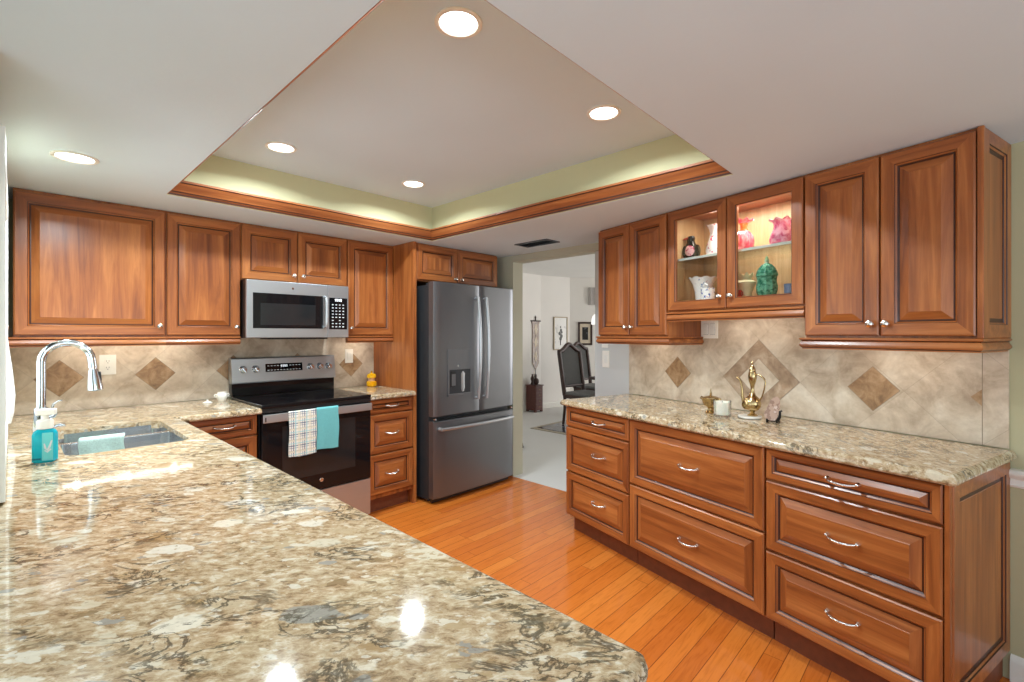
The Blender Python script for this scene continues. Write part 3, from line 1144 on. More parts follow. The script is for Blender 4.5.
# ================================================================== COUNTERTOPS
def slab(bm, poly, z0, z1, hole=None, bevel=0.008):
    """flat slab from a ccw polygon with an optional quad hole (ccw list), bevelled top rim"""
    n = len(poly)
    def inset(pl, d):
        out = []
        for i in range(len(pl)):
            p0, p1, p2 = Vector(pl[i - 1]), Vector(pl[i]), Vector(pl[(i + 1) % len(pl)])
            d1, d2 = (p1 - p0).normalized(), (p2 - p1).normalized()
            n1, n2 = Vector((-d1.y, d1.x)), Vector((-d2.y, d2.x))
            m = (n1 + n2)
            m = m / max(1e-6, m.dot(n1))
            out.append(p1 + m * d)
        return out
    lv = [(0.006, z0), (0.0, z0 + 0.008), (0.0, z1 - bevel * 1.6), (bevel * 0.35, z1 - bevel * 0.6), (bevel * 1.1, z1 - 0.0012), (bevel * 1.8, z1)]
    rings = [[bm.verts.new((p.x, p.y, z)) for p in inset([Vector(q) for q in poly], d)] for d, z in lv]
    for a, b in zip(rings, rings[1:]):
        for i in range(n):
            j = (i + 1) % n
            bm.faces.new((a[i], a[j], b[j], b[i]))
    if hole is None:
        bm.faces.new(rings[-1])
        bm.faces.new(list(reversed(rings[0])))
    else:
        for ring, z in ((rings[-1], z1), (rings[0], z0)):
            hv = [bm.verts.new((x, y, z)) for x, y in hole]
            es = []
            for L in (ring, hv):
                for i in range(len(L)):
                    ed = bm.edges.get((L[i], L[(i + 1) % len(L)])) or bm.edges.new((L[i], L[(i + 1) % len(L)]))
                    es.append(ed)
            r = bmesh.ops.triangle_fill(bm, use_beauty=True, use_dissolve=False, edges=es)
            if ring is rings[-1]:
                top = hv
            else:
                bot = hv
        m = len(hole)
        for i in range(m):
            j = (i + 1) % m
            bm.faces.new((top[i], top[j], bot[j], bot[i]))


def round_rect(x0, x1, y0, y1, r, seg=5):
    pts = []
    for cx, cy, a0 in ((x1 - r, y1 - r, 0), (x0 + r, y1 - r, 90), (x0 + r, y0 + r, 180), (x1 - r, y0 + r, 270)):
        for i in range(seg + 1):
            a = radians(a0 + 90 * i / seg)
            pts.append((cx + r * cos(a), cy + r * sin(a)))
    return pts


SX0, SX1, SY0, SY1 = 0.135, 0.532, 2.405, 3.070
CT = 0.914
bm = BM()
# long sink counter turning into the back run
corner = [(0.630 - 0.022 + 0.022 * cos(radians(a)), 0.318 + 0.022 + 0.022 * sin(radians(a))) for a in (-90, -60, -30, 0)]
poly = [(-0.32, 0.318)] + corner + [(0.630, 3.125), (1.0595, 3.125), (1.0595, 3.8135), (-0.029, 3.8135), (-0.029, 1.838), (-0.32, 1.838)]
slab(bm, poly, 0.876, CT, hole=round_rect(SX0, SX1, SY0, SY1, 0.05), bevel=0.011)
tag(obj('countertop', bm, 'granite', None, True, 20), 'long L-shaped speckled beige granite countertop holding the sink', 'countertop')
bm = BM()
slab(bm, [(1.8275, 3.172), (2.2290, 3.172), (2.2290, 3.8135), (1.8275, 3.8135)], 0.876, CT)
tag(obj('countertop', bm, 'granite', None, True, 20), 'small granite countertop between the range and the refrigerator panel', 'countertop')
bm = BM()
o = run(ROT_B, -1.6, 2.662)
slab(bm, [(-1.046, -0.657), (1.047, -0.657), (1.047, -0.0115), (-1.046, -0.0115)], 0.876, CT, bevel=0.014)
cb = tag(obj('countertop', bm, 'granite', None, True, 20), 'straight granite countertop on the buffet along the tiled wall', 'countertop')
cb.location = o
cb.rotation_euler = (0, 0, ROT_B)


# ================================================================== SINK, FAUCET, SOAP
def bowl(bm, x0, x1, y0, y1, ztop, zbot, r=0.045):
    rings = []
    for ins, z in ((0, ztop), (0.0, ztop - 0.02), (0.008, zbot + 0.03), (0.03, zbot), (0.10, zbot - 0.004)):
        rings.append([bm.verts.new((x, y, z)) for x, y in round_rect(x0 + ins, x1 - ins, y0 + ins, y1 - ins, max(0.012, r - ins * 0.3))])
    for a, b in zip(rings, rings[1:]):
        for i in range(len(a)):
            j = (i + 1) % len(a)
            bm.faces.new((a[i], a[j], b[j], b[i]))
    bm.faces.new(rings[-1])
    return rings[0]


SD = 2.805
sink = thing('kitchen_sink', 'undermount stainless double-bowl sink set in the long granite counter', 'sink', ((SX0 + SX1) / 2, (SY0 + SY1) / 2, 0.70))
ox, oy, oz = sink.location
for nm, a, b in (('bowl', SY0 + 0.0012, SD - 0.012), ('bowl', SD + 0.012, SY1 - 0.0012)):
    bm = BM()
    bowl(bm, SX0 + 0.0012 - ox, SX1 - 0.0012 - ox, a - oy, b - oy, 0.895 - oz, 0.70 - oz)
    g = obj(nm, bm, 'steel_sink', sink, True)
    s = BM()
    lathe(s, [(0, 0.002), (0.020, 0.002), (0.024, 0.004), (0.040, 0.004), (0.042, 0.0)], 0, (a + b) / 2 - oy, 0.696 - oz, 20)
    obj('drain', s, 'chrome', g)
bm = BM()
box(bm, SX0 + 0.0012 - ox, SX1 - 0.0012 - ox, SD - 0.013 - oy, SD + 0.013 - oy, 0.862 - oz, 0.8955 - oz, 0, 0.004)
obj('divider', bm, 'steel_sink', sink)

# faucet
fc = thing('faucet', 'tall chrome gooseneck pull-down faucet behind the sink', 'faucet', (0.082, 2.72, CT))
bm = BM()
lathe(bm, [(0, 0), (0.031, 0), (0.031, 0.006), (0.029, 0.014), (0.026, 0.05), (0.0235, 0.10), (0.022, 0.150), (0.0185, 0.156), (0, 0.156)], seg=28)
obj('faucet_base', bm, 'chrome', fc)
bm = BM()
pts = [(0, 0, 0.15), (0, 0, 0.22), (0, 0, 0.30), (0, 0, 0.341)]
rr = 0.0775
for i in range(1, 13):
    a = pi - (pi - radians(4)) * i / 12
    pts.append((rr + rr * cos(a), 0.004 * i / 12, 0.341 + rr * sin(a)))
pts.append((pts[-1][0] + 0.003, pts[-1][1], pts[-1][2] - 0.032))
tube(bm, pts, 0.0145, 16)
obj('spout', bm, 'chrome', fc)
bm = BM()
tip = Vector(pts[-1])
d = (Vector(pts[-1]) - Vector(pts[-2])).normalized()
def along(t): return tip + d * t
tube(bm, [along(-0.002), along(0.004), along(0.005), along(0.012), along(0.013), along(0.03), along(0.055), along(0.085), along(0.100), along(0.104)],
     [0.0155, 0.0155, 0.0125, 0.0125, 0.0165, 0.0185, 0.0225, 0.0260, 0.0265, 0.022], 18)
hd = obj('spray_head', bm, 'chrome', fc)
bm = BM()
side = d.cross(Y).normalized()
if side.x < 0: side = -side
c = along(0.045) + side * 0.020
box(bm, -0.004, 0.004, -0.010, 0.010, -0.020, 0.020, 0, 0.003)
for v in bm.verts:
    v.co = c + side * v.co.x + Y * v.co.y + d * v.co.z * -1
obj('spray_button', bm, 'black', hd)
bm = BM()
tube(bm, [(0.018, 0, 0.115), (0.034, 0, 0.120), (0.040, 0, 0.132)], [0.012, 0.012, 0.010], 12)
tube(bm, [(0.034, 0, 0.128), (0.032, -0.004, 0.152), (0.036, -0.010, 0.168), (0.050, -0.016, 0.178), (0.062, -0.020, 0.180)], [0.005, 0.0045, 0.004, 0.004, 0.004], 10)
obj('lever', bm, 'chrome', fc)

sp = thing('soap_dispenser', 'small chrome counter soap pump beside the faucet', 'soap dispenser', (0.105, 2.60, CT))
bm = BM()
lathe(bm, [(0, 0), (0.024, 0), (0.024, 0.005), (0.014, 0.012), (0.012, 0.060), (0.014, 0.066), (0.014, 0.090), (0, 0.094)], seg=18)
obj('pump_body', bm, 'chrome', sp)
bm = BM()
tube(bm, [(0, 0, 0.084), (0.020, 0, 0.094), (0.036, 0, 0.092), (0.040, 0, 0.086)], [0.007, 0.006, 0.005, 0.0045], 10)
obj('nozzle', bm, 'chrome', sp)

# soap bottle
sb = thing('soap_bottle', 'turquoise foaming hand-soap bottle with white pump in front of the faucet', 'soap bottle', (0.081, 2.372, CT), radians(-20))
bm = BM()
rings = []
for ins, z in ((0.004, 0.0), (0.0, 0.004), (0.0, 0.030), (0.0, 0.098), (0.004, 0.110), (0.013, 0.117), (0.017, 0.120)):
    rings.append([bm.verts.new((x, y, z)) for x, y in round_rect(-0.031 + ins, 0.031 - ins, -0.024 + ins * 0.7, 0.024 - ins * 0.7, 0.012)])
for a, b in zip(rings, rings[1:]):
    for i in range(len(a)):
        j = (i + 1) % len(a)
        bm.faces.new((a[i], a[j], b[j], b[i]))
bm.faces.new(rings[-1]); bm.faces.new(list(reversed(rings[0])))
body = obj('bottle', bm, 'soap_teal', sb)
bm = BM()
box(bm, 0.000, 0.029, -0.0246, -0.0235, 0.008, 0.106, 0)
lb = obj('front_label', bm, 'soap_teal2', body, False)
bm = BM()   # white leaf mark and small print
def ribbon(bm, pts, w, y, mi=0):
    pts = [Vector(p) for p in pts]
    L, R = [], []
    for i, p in enumerate(pts):
        a, b = pts[max(0, i - 1)], pts[min(len(pts) - 1, i + 1)]
        dd = (b - a).normalized()
        nn = Vector((-dd.y, dd.x)) * (w * (0.35 + 0.65 * sin(pi * (i + 0.4) / (len(pts)))))
        L.append(bm.verts.new((p.x + nn.x, y, p.y + nn.y))); R.append(bm.verts.new((p.x - nn.x, y, p.y - nn.y)))
    for i in range(len(pts) - 1):
        bm.faces.new((L[i], L[i + 1], R[i + 1], R[i])).material_index = mi
ribbon(bm, [(0.006, 0.068), (0.009, 0.052), (0.014, 0.044), (0.020, 0.056), (0.026, 0.078)], 0.0035, -0.0252)
ribbon(bm, [(0.007, 0.044), (0.014, 0.038), (0.024, 0.048)], 0.003, -0.0252)
obj('leaf_mark', bm, 'mark', lb, False)
bm = BM()
for i in range(5):
    box(bm, -0.027 + i * 0.005, -0.0242 + i * 0.005, -0.0246, -0.0238, 0.012, 0.017)
obj('small_print', bm, 'dot_ink', body, False)
bm = BM()
lathe(bm, [(0, 0.118), (0.021, 0.118), (0.023, 0.122), (0.023, 0.146), (0.020, 0.150), (0.010, 0.152), (0.010, 0.166), (0, 0.166)], seg=22)
box(bm, -0.024, 0.030, -0.013, 0.013, 0.166, 0.188, 0, 0.005)
obj('pump', bm, 'white_plastic', sb)


# draped cloths ----------------------------------------------------------------
def drape(name, mat, prof, width, thick=0.004, nx=18, amp=0.003, axis='x', seed=1, parent=None):
    """cloth following a (y,z) profile, width along x"""
    rnd = random.Random(seed)
    ph = [rnd.uniform(0, 6) for _ in range(4)]
    bm = BM()
    g = []
    n = len(prof)
    for i, (yy, zz) in enumerate(prof):
        row = []
        for k in range(nx + 1):
            u = k / nx
            x = (u - 0.5) * width
            fall = i / (n - 1)
            w = amp * (sin(u * 9 + ph[0]) + 0.6 * sin(u * 17 + ph[1] + i * 0.15)) * (0.25 + 0.75 * abs(fall - 0.5) * 2)
            zz2 = zz + (0.004 * sin(u * 5 + ph[2]) if i in (0, n - 1) else 0)
            row.append(bm.verts.new((x + 0.003 * sin(i * 0.5 + ph[3]), yy + w, zz2)))
        g.append(row)
    fs = []
    for i in range(n - 1):
        for k in range(nx):
            fs.append(bm.faces.new((g[i][k], g[i][k + 1], g[i + 1][k + 1], g[i + 1][k])))
    bmesh.ops.recalc_face_normals(bm, faces=bm.faces[:])
    bmesh.ops.solidify(bm, geom=bm.faces[:], thickness=thick)
    return obj(name, bm, mat, parent, True, 60)


def over(front_len, back_len, r, n=10):
    """profile hanging over a bar of radius r centred at (0,0): front is -y"""
    p = [(-r, -front_len + front_len * i / n) for i in range(n)]
    p += [(-r * cos(a), r * sin(a)) for a in [pi * i / 8 for i in range(9)]]
    p += [(r, -back_len * (i + 1) / 5) for i in range(5)]
    return p


o = drape('dish_cloth', 'mint_cloth', over(0.085, 0.07, 0.0165), 0.155, seed=4, amp=0.002)
o.location = (0.278, SD, 0.8965)
tag(o, 'pale mint cloth folded over the sink divider', 'cloth')

# white towel hanging at the left edge by the sink window
tw = thing('hand_towel', 'white towel hanging from a hook on the left wall past the sink', 'towel', (-0.028, 3.2, 1.40))
bm = BM()
ringsT = []
for z, wx, wy in ((0, 0.008, 0.012), (-0.05, 0.014, 0.022), (-0.12, 0.020, 0.035), (-0.22, 0.030, 0.050), (-0.34, 0.040, 0.060), (-0.42, 0.036, 0.058), (-0.475, 0.026, 0.050)):
    ring = []
    for i in range(20):
        a = 2 * pi * i / 20
        f = 1 + 0.14 * sin(5 * a + z * 4)
        ring.append(bm.verts.new((max(0.001, wx * 0.5 + wx * 0.5 * cos(a) * f), wy * sin(a) * f, z)))
    ringsT.append(ring)
for a, b in zip(ringsT, ringsT[1:]):
    for i in range(20):
        j = (i + 1) % 20
        bm.faces.new((a[i], a[j], b[j], b[i]))
bm.faces.new(ringsT[0]); bm.faces.new(list(reversed(ringsT[-1])))
obj('cloth', bm, 'white_cloth', tw)
tw.scale = (1, 1, 0.93)
bm = BM()
tube(bm, [(-0.001, 0, 0.012), (0.010, 0, 0.010), (0.016, 0, 0.004), (0.016, 0, -0.006), (0.010, 0, -0.010)], 0.003, 8)
obj('hook', bm, 'nickel', tw)


# ================================================================== RANGE
def rng():
    X0, X1 = 1.064, 1.822
    w = X1 - X0 - 0.004
    t = thing('range', 'freestanding electric range with black glass top and steel backguard', 'range', ((X0 + X1) / 2, 3.80, 0))
    D = 3.80 - 3.155         # door front at y=-D
    hw = w / 2
    bm = BM()
    box(bm, -hw, hw, -D + 0.045, -0.002, 0.035, 0.900, 0, 0.003)
    for sx in (-hw + 0.05, hw - 0.05):
        for yy in (-D + 0.12, -0.08):
            lathe(bm, [(0, 0), (0.018, 0), (0.018, 0.035), (0, 0.036)], sx, yy, 0, 12)
    obj('case', bm, 'black', t, False)
    bm = BM()
    box(bm, -hw, hw, -D - 0.004, -0.058, 0.900, 0.924, 0, 0.006)
    ct = obj('cooktop', bm, 'black_glass', t)
    for cx, cy, r in ((-0.19, -0.47, 0.115), (0.19, -0.47, 0.095), (-0.19, -0.21, 0.08), (0.19, -0.21, 0.105)):
        bm = BM()
        lathe(bm, [(r, 0.0), (r + 0.003, 0.0), (r + 0.003, 0.0004), (r, 0.0004), (r, 0.0)], cx, cy, 0.9242, 40)
        obj('burner_ring', bm, 'window_glass', ct)
    bm = BM()
    box(bm, -hw, hw, -D + 0.002, -D + 0.046, 0.872, 0.899, 0, 0.003)
    obj('front_lip', bm, 'black', t)
    # oven door
    bm = BM()
    box(bm, -hw + 0.002, hw - 0.002, -D, -D + 0.043, 0.315, 0.868, 0, 0.004)
    dr = obj('oven_door', bm, 'black_glass', t)
    bm = BM()
    box(bm, -hw + 0.125, hw - 0.125, -D - 0.0012, -D + 0.001, 0.42, 0.775, 0)
    obj('window', bm, 'window_glass', dr, False)
    bm = BM()
    # broad flat steel handle band on two stand-offs
    box(bm, -hw + 0.004, hw - 0.004, -D - 0.022, -D - 0.010, 0.812, 0.864, 0, 0.005)
    for s in (-1, 1):
        box(bm, s * (hw - 0.035) - 0.014, s * (hw - 0.035) + 0.014, -D - 0.011, -D + 0.001, 0.822, 0.856, 0, 0.003)
    hd = obj('door_handle', bm, 'steel', dr)
    bm = BM()
    box(bm, -hw + 0.014, -hw + 0.022, -D - 0.0232, -D - 0.0218, 0.820, 0.848, 0, 0.0005)
    obj('handle_slot', bm, 'shadow_slot', hd, False)
    # round emblem
    bm = BM()
    lathe(bm, [(0, 0), (0.013, 0), (0.013, 0.002), (0.0105, 0.003), (0.0095, 0.0022), (0, 0.0022)], seg=24)
    for k in range(2):
        n0 = len(bm.verts)
        tube(bm, [(-0.005 + 0.006 * k + 0.003 * cos(a), 0.004 * sin(a), 0.003) for a in [0.5 + 4.6 * i / 9 for i in range(10)]], 0.0009, 6)
    for v in bm.verts:
        v.co = Vector((v.co.x + 0.005, -D - v.co.z + 0.0004, v.co.y + 0.378))
    obj('emblem', bm, 'nickel', dr)
    # storage drawer
    bm = BM()
    box(bm, -hw + 0.002, hw - 0.002, -D + 0.004, -D + 0.043, 0.045, 0.308, 0, 0.004)
    obj('storage_drawer', bm, 'steel', t)
    # backguard: leaning steel console on black riser
    bm = BM()
    box(bm, -hw, hw, -0.062, -0.002, 0.9245, 1.020, 0, 0.003)
    obj('riser', bm, 'black_glass', t)
    bm = BM()
    P = [(0.0, 1.015), (-0.080, 1.015), (-0.082, 1.022), (-0.060, 1.188), (-0.054, 1.196), (0.0, 1.196)]
    prism(bm, P, (-hw - 0.002, -0.002, 0), Y, Z, X, w + 0.004)
    con = obj('console', bm, 'steel', t, False)
    def on(x, z, off=0.0):
        f = (z - 1.022) / (1.188 - 1.022)
        return Vector((x, -0.084 + 0.022 * f - off, z))
    N = Vector((0, -0.166, -0.022)).normalized()
    U = Vector((0, -0.022, 0.166)).normalized() * -1
    U = Vector((0, 0.022, 0.166)).normalized()
    bm = BM()
    c = on(-0.02, 1.118)
    vs = []
    for a, b, e in ((-0.135, -0.030, 0.0008), (0.135, -0.030, 0.0008), (0.135, 0.030, 0.0008), (-0.135, 0.030, 0.0008)):
        vs.append(bm.verts.new(c + X * a + U * b + N * 0.0010))
    v2 = [bm.verts.new(v.co - N * 0.003) for v in vs]
    bm.faces.new(vs)
    for i in range(4):
        bm.faces.new((vs[i], vs[(i + 1) % 4], v2[(i + 1) % 4], v2[i]))
    def chip(bm, a, b, w_, h_, e=0.0014):
        q = [bm.verts.new(c + X * (a + i * w_) + U * (b + j * h_) + N * e) for i, j in ((0, 0), (1, 0), (1, 1), (0, 1))]
        bm.faces.new(q).material_index = 1
    for rr_ in (0.012, -0.020):
        for k in range(11):
            if rr_ > 0 and 4 <= k <= 6:
                continue
            chip(bm, -0.122 + k * 0.0228, rr_, 0.013, 0.0045)
    dp = obj('control_display', bm, ['black_glass', 'mark'], con, False)
    bm = BM()
    for k in range(4):
        x = -0.026 + k * 0.013
        for a, b, w_, h_ in ((0, 0, .008, .0018), (0, .007, .008, .0018), (0, .014, .008, .0018), (0.0066, 0, .0018, .015), (0, .007, .0018, .008)):
            chip(bm, x + a, 0.004 + b, w_, h_, 0.0016)
    obj('clock_digits', bm, ['display', 'display'], dp, False)
    for x in (-0.305, -0.222, 0.180, 0.255, 0.325):
        bm = BM()
        lathe(bm, [(0, -0.004), (0.026, -0.004), (0.026, 0.002), (0.022, 0.006), (0.020, 0.020), (0.0185, 0.024), (0, 0.025)], seg=24)
        box(bm, -0.004, 0.004, -0.019, 0.019, 0.020, 0.034, 0, 0.002)
        R = Matrix((X, U, N)).transposed()
        bmesh.ops.rotate(bm, verts=bm.verts[:], cent=(0, 0, 0), matrix=Matrix.Rotation(radians(35), 3, 'Z'))
        cc = on(x, 1.115)
        for v in bm.verts:
            v.co = cc + R @ v.co
        obj('knob', bm, 'chrome', con)
    return t


rng()
ty = 3.155 - 0.016
for nm, mat, x, wd, ln, lab, sd in (('dish_towel', 'plaid', 1.312, 0.178, 0.285, 'white plaid dish towel with blue stripes hanging on the oven handle', 3),
                                    ('dish_towel', 'teal_cloth', 1.480, 0.150, 0.268, 'plain teal towel hanging on the oven handle', 8)):
    o = drape(nm, mat, over(ln, 0.055, 0.0105, 14), wd, 0.004, 16, 0.0018, seed=sd)
    o.location = (x, ty, 0.8595)
    tag(o, lab, 'towel', None)


# ================================================================== MICROWAVE
def microwave():
    X0, X1 = 1.060, 1.774
    t = thing('microwave', 'stainless over-the-range microwave with black window above the stove', 'microwave', ((X0 + X1) / 2, 3.82, 1.338))
    w = X1 - X0
    hw = w / 2
    D = 3.82 - 3.405
    H = 0.394
    bm = BM()
    box(bm, -hw, hw, -D + 0.03, -0.001, 0.004, H, 0, 0.003)
    box(bm, -0.22, 0.20, -D + 0.02, -D + 0.16, -0.006, 0.006, 0)
    obj('case', bm, 'black', t, False)
    bm = BM()
    box(bm, -hw, 0.190, -D, -D + 0.029, 0.006, H - 0.001, 0, 0.004)
    d = obj('door', bm, 'steel', t)
    bm = BM()
    box(bm, -hw + 0.038, 0.155, -D - 0.0015, -D + 0.001, 0.070, 0.308, 0, 0.0006)
    wn = obj('window', bm, 'black_glass', d, False)
    bm = BM()
    box(bm, -hw + 0.085, 0.100, -D - 0.0022, -D - 0.001, 0.092, 0.240, 0, 0.0004)
    obj('mesh_screen', bm, 'window_glass', wn, False)
    bm = BM()
    tube(bm, [(0.169, -D - 0.001, 0.080), (0.169, -D - 0.030, 0.088), (0.169, -D - 0.036, 0.12), (0.169, -D - 0.037, 0.19), (0.169, -D - 0.036, 0.26), (0.169, -D - 0.030, 0.296), (0.169, -D - 0.001, 0.304)],
         [0.011, 0.0125, 0.0135, 0.0135, 0.0135, 0.0125, 0.011], 14)
    obj('handle', bm, 'steel', d)
    bm = BM()
    box(bm, 0.1915, hw, -D, -D + 0.029, 0.006, H - 0.001, 0, 0.004)
    p = obj('control_panel', bm, 'steel', t)
    bm = BM()
    box(bm, 0.203, hw - 0.012, -D - 0.0015, -D + 0.001, 0.066, 0.302, 0, 0.0006)
    cx = (0.203 + hw - 0.012) / 2
    for r in range(8):
        for c in range(4):
            if r in (2,) and c % 2:
                continue
            x, z = cx - 0.050 + c * 0.0275, 0.082 + r * 0.0235
            box(bm, x, x + 0.013, -D - 0.0022, -D - 0.001, z, z + 0.007, 1)
    k = obj('keypad', bm, ['black_glass', 'mark'], p, False)
    bm = BM()
    for q in range(4):
        x = cx - 0.026 + q * 0.014
        for a, b, w_, h_ in ((0, 0, .009, .002), (0, .008, .009, .002), (0, .016, .009, .002), (0.007, 0, .002, .018), (0, .008, .002, .010)):
            box(bm, x + a, x + a + w_, -D - 0.0022, -D - 0.001, 0.276 + b, 0.276 + b + h_)
    obj('clock_digits', bm, 'display', k, False)
    bm = BM()
    lathe(bm, [(0, 0), (0.008, 0), (0.008, 0.0015), (0, 0.0015)], seg=18)
    for v in bm.verts:
        v.co = Vector((v.co.x - 0.06, -D - v.co.z, v.co.y + 0.350))
    obj('emblem', bm, 'nickel', d)
    bm = BM()
    for i in range(3):
        box(bm, -0.30 + i * 0.23, -0.13 + i * 0.23, -D + 0.032, -D + 0.042, H - 0.001, H + 0.0005)
    return t


microwave()


# ================================================================== REFRIGERATOR
def fridge():
    X0, X1 = 2.300, 3.220
    t = thing('refrigerator', 'dark stainless french-door refrigerator with bottom freezer and water dispenser', 'refrigerator', ((X0 + X1) / 2, 3.80, 0))
    hw = (X1 - X0) / 2
    D = 3.80 - 3.03
    bm = BM()
    box(bm, -hw + 0.004, hw - 0.004, -D + 0.075, 0, 0.030, 1.765, 0, 0.004)
    for sx in (-hw + 0.06, hw - 0.06):
        for yy in (-D + 0.14, -0.08):
            lathe(bm, [(0, 0), (0.02, 0), (0.02, 0.03), (0, 0.031)], sx, yy, 0, 12)
    obj('case', bm, 'fridge_side', t, False)
    bm = BM()
    box(bm, -hw + 0.02, hw - 0.02, -D + 0.05, -D + 0.08, 0.010, 0.055, 0)
    obj('toe_grille', bm, 'black', t, False)
    split = 2.790 - (X0 + X1) / 2

    def curved(bm, x0, x1, z0, z1, sag=0.010, n=14):
        # door skin gently bowed across the full width of the fridge
        A, B = [], []
        for i in range(n + 1):
            x = x0 + (x1 - x0) * i / n
            y = -D - sag * (1 - (x / hw) ** 2) + sag * 0
            e = min(x - x0, x1 - x)
            if e < 0.010:
                y += 0.010 * (1 - sqrt(max(0, 1 - (1 - e / 0.010) ** 2)))
            A.append((x, y))
        lv = [(z0, 0.006), (z0 + 0.006, 0), (z1 - 0.006, 0), (z1, 0.006)]
        rows = [[bm.verts.new((x, y + off, z)) for x, y in A] for z, off in lv]
        for a, b in zip(rows, rows[1:]):
            for i in range(n):
                bm.faces.new((a[i], a[i + 1], b[i + 1], b[i]))
        back = [[bm.verts.new((x, -D + 0.068, z)) for x, y in A] for z in (z0, z1)]
        for i in range(n):
            bm.faces.new((back[0][i], back[0][i + 1], rows[0][i + 1], rows[0][i]))
            bm.faces.new((back[1][i], back[1][i + 1], rows[-1][i + 1], rows[-1][i]))
            bm.faces.new((back[0][i], back[0][i + 1], back[1][i + 1], back[1][i]))
        bm.faces.new([back[0][0], back[1][0]] + [r[0] for r in reversed(rows)])
        bm.faces.new([back[0][-1], back[1][-1]] + [r[-1] for r in reversed(rows)])

    bm = BM()
    curved(bm, -hw, split - 0.003, 0.705, 1.789)
    dl = obj('left_door', bm, 'steel_v', t)
    bm = BM()
    curved(bm, split + 0.003, hw, 0.705, 1.789)
    drr = obj('right_door', bm, 'steel_v', t)
    bm = BM()
    curved(bm, -hw, hw, 0.050, 0.668)
    fz = obj('freezer_drawer', bm, 'steel_v', t)

    def yf(x):
        return -D - 0.010 * (1 - (x / hw) ** 2)

    for dd, x in ((dl, split - 0.048), (drr, split + 0.048)):
        bm = BM()
        pts = []
        n = 14
        for i in range(n + 1):
            u = i / n
            pts.append((x, yf(x) - 0.030 - 0.028 * sin(pi * u), 0.815 + 0.87 * u))
        tube(bm, pts, [0.0125] * (n + 1), 12)
        for zz in (0.825, 1.675):
            tube(bm, [(x, yf(x) + 0.002, zz), (x, yf(x) - 0.034, zz)], [0.015, 0.0135], 12)
        obj('handle', bm, 'steel', dd)
    bm = BM()
    n = 16
    pts = [(-0.415 + 0.83 * i / n, yf(-0.415 + 0.83 * i / n) - 0.036 - 0.016 * sin(pi * i / n), 0.606) for i in range(n + 1)]
    tube(bm, pts, [0.0135] * (n + 1), 12)
    for x in (-0.405, 0.405):
        tube(bm, [(x, yf(x) + 0.002, 0.606), (x, yf(x) - 0.040, 0.606)], [0.016, 0.014], 12)
    obj('handle', bm, 'steel', fz)
    # dispenser
    xa, xb = 2.432 - (X0 + X1) / 2, 2.690 - (X0 + X1) / 2
    xm = (xa + xb) / 2
    bm = BM()
    y0 = yf(xm) - 0.004
    zt, zl = 1.243, 0.865
    fr = 0.016
    box(bm, xa, xb, y0, y0 + 0.012, 1.075, zt, 0, 0.003)             # control face
    box(bm, xa, xa + fr, y0, y0 + 0.012, zl, 1.075, 0)
    box(bm, xb - fr, xb, y0, y0 + 0.012, zl, 1.075, 0)
    box(bm, xa, xb, y0 - 0.006, y0 + 0.014, zl - 0.006, zl + 0.014, 0, 0.003)
    dsp = obj('dispenser', bm, 'steel_v', dl)
    bm = BM()
    box(bm, xa + fr, xb - fr, y0 + 0.001, y0 + 0.010, zl + 0.014, 1.075, 0)
    obj('recess', bm, 'fridge_side', dsp, False)
    bm = BM()
    box(bm, xa + 0.028, xa + 0.085, y0 - 0.004, y0 + 0.003, 0.935, 1.065, 0, 0.003)
    box(bm, xa + 0.036, xa + 0.077, y0 - 0.0052, y0 + 0.001, 0.945, 1.040, 1)
    obj('paddle', bm, ['black', 'steel_v'], dsp)
    bm = BM()
    lathe(bm, [(0, 0), (0.028, 0), (0.032, 0.03), (0.032, 0.15), (0.026, 0.168), (0, 0.17)], xa + 0.160, y0 + 0.010, 0.89, 20, sy=0.35)
    obj('ice_chute', bm, 'steel', dsp)
    bm = BM()
    lathe(bm, [(0, 0), (0.008, 0), (0.008, 0.002), (0, 0.002)], seg=16)
    for v in bm.verts:
        v.co = Vector((v.co.x + xm - 0.02, y0 - v.co.z, v.co.y + 1.105))
    obj('emblem', bm, 'nickel', dsp)
    # hinges
    for a in (-hw + 0.01, hw - 0.10):
        bm = BM()
        box(bm, a, a + 0.09, -D + 0.02, -D + 0.12, 1.766, 1.783, 0, 0.004)
        obj('hinge_cover', bm, 'fridge_side', t)
    for s in (-1, 1):
        bm = BM()
        lathe(bm, [(0, 0), (0.012, 0), (0.012, 0.012), (0, 0.012)], s * (hw - 0.02), -D + 0.012, 0.680, 14)
        obj('hinge_pin', bm, 'chrome', t)
    return t


fridge()


# ================================================================== LIGHTS IN THE CEILING
CANS = [((1.006, 1.194), ZC, 'recessed ceiling light nearest the camera in the raised tray'),
        ((1.874, 1.192), ZC, 'recessed ceiling light at the right front of the raised tray, toward the buffet'),
        ((1.010, 2.692), ZC, 'recessed ceiling light at the left rear of the raised tray'),
        ((1.872, 2.694), ZC, 'recessed ceiling light at the rear of the tray, nearest the refrigerator'),
        ((0.184, 2.727), ZS, 'recessed light in the low ceiling above the sink')]
for (x, y), z, lab in CANS:
    t = thing('ceiling_light', lab, 'ceiling light', (x, y, z), 0, 'recessed can lights')
    bm = BM()
    lathe(bm, [(0.078, -0.0005), (0.078, -0.005), (0.072, -0.008), (0.064, -0.007), (0.061, -0.003), (0.061, -0.0005)], seg=36)
    obj('trim_ring', bm, 'white_plastic', t)
    bm = BM()
    lathe(bm, [(0, -0.0045), (0.030, -0.0045), (0.0605, -0.002), (0.0605, -0.0008)], seg=36)
    obj('lens', bm, 'lens', t)
    area('lamp', (x, y, z - 0.012), (0, 0, 0), 0.11, 0.11, 15.5 if z > 2.2 else 20.0, (0.82, 0.94, 1.0), 'DISK', 160)

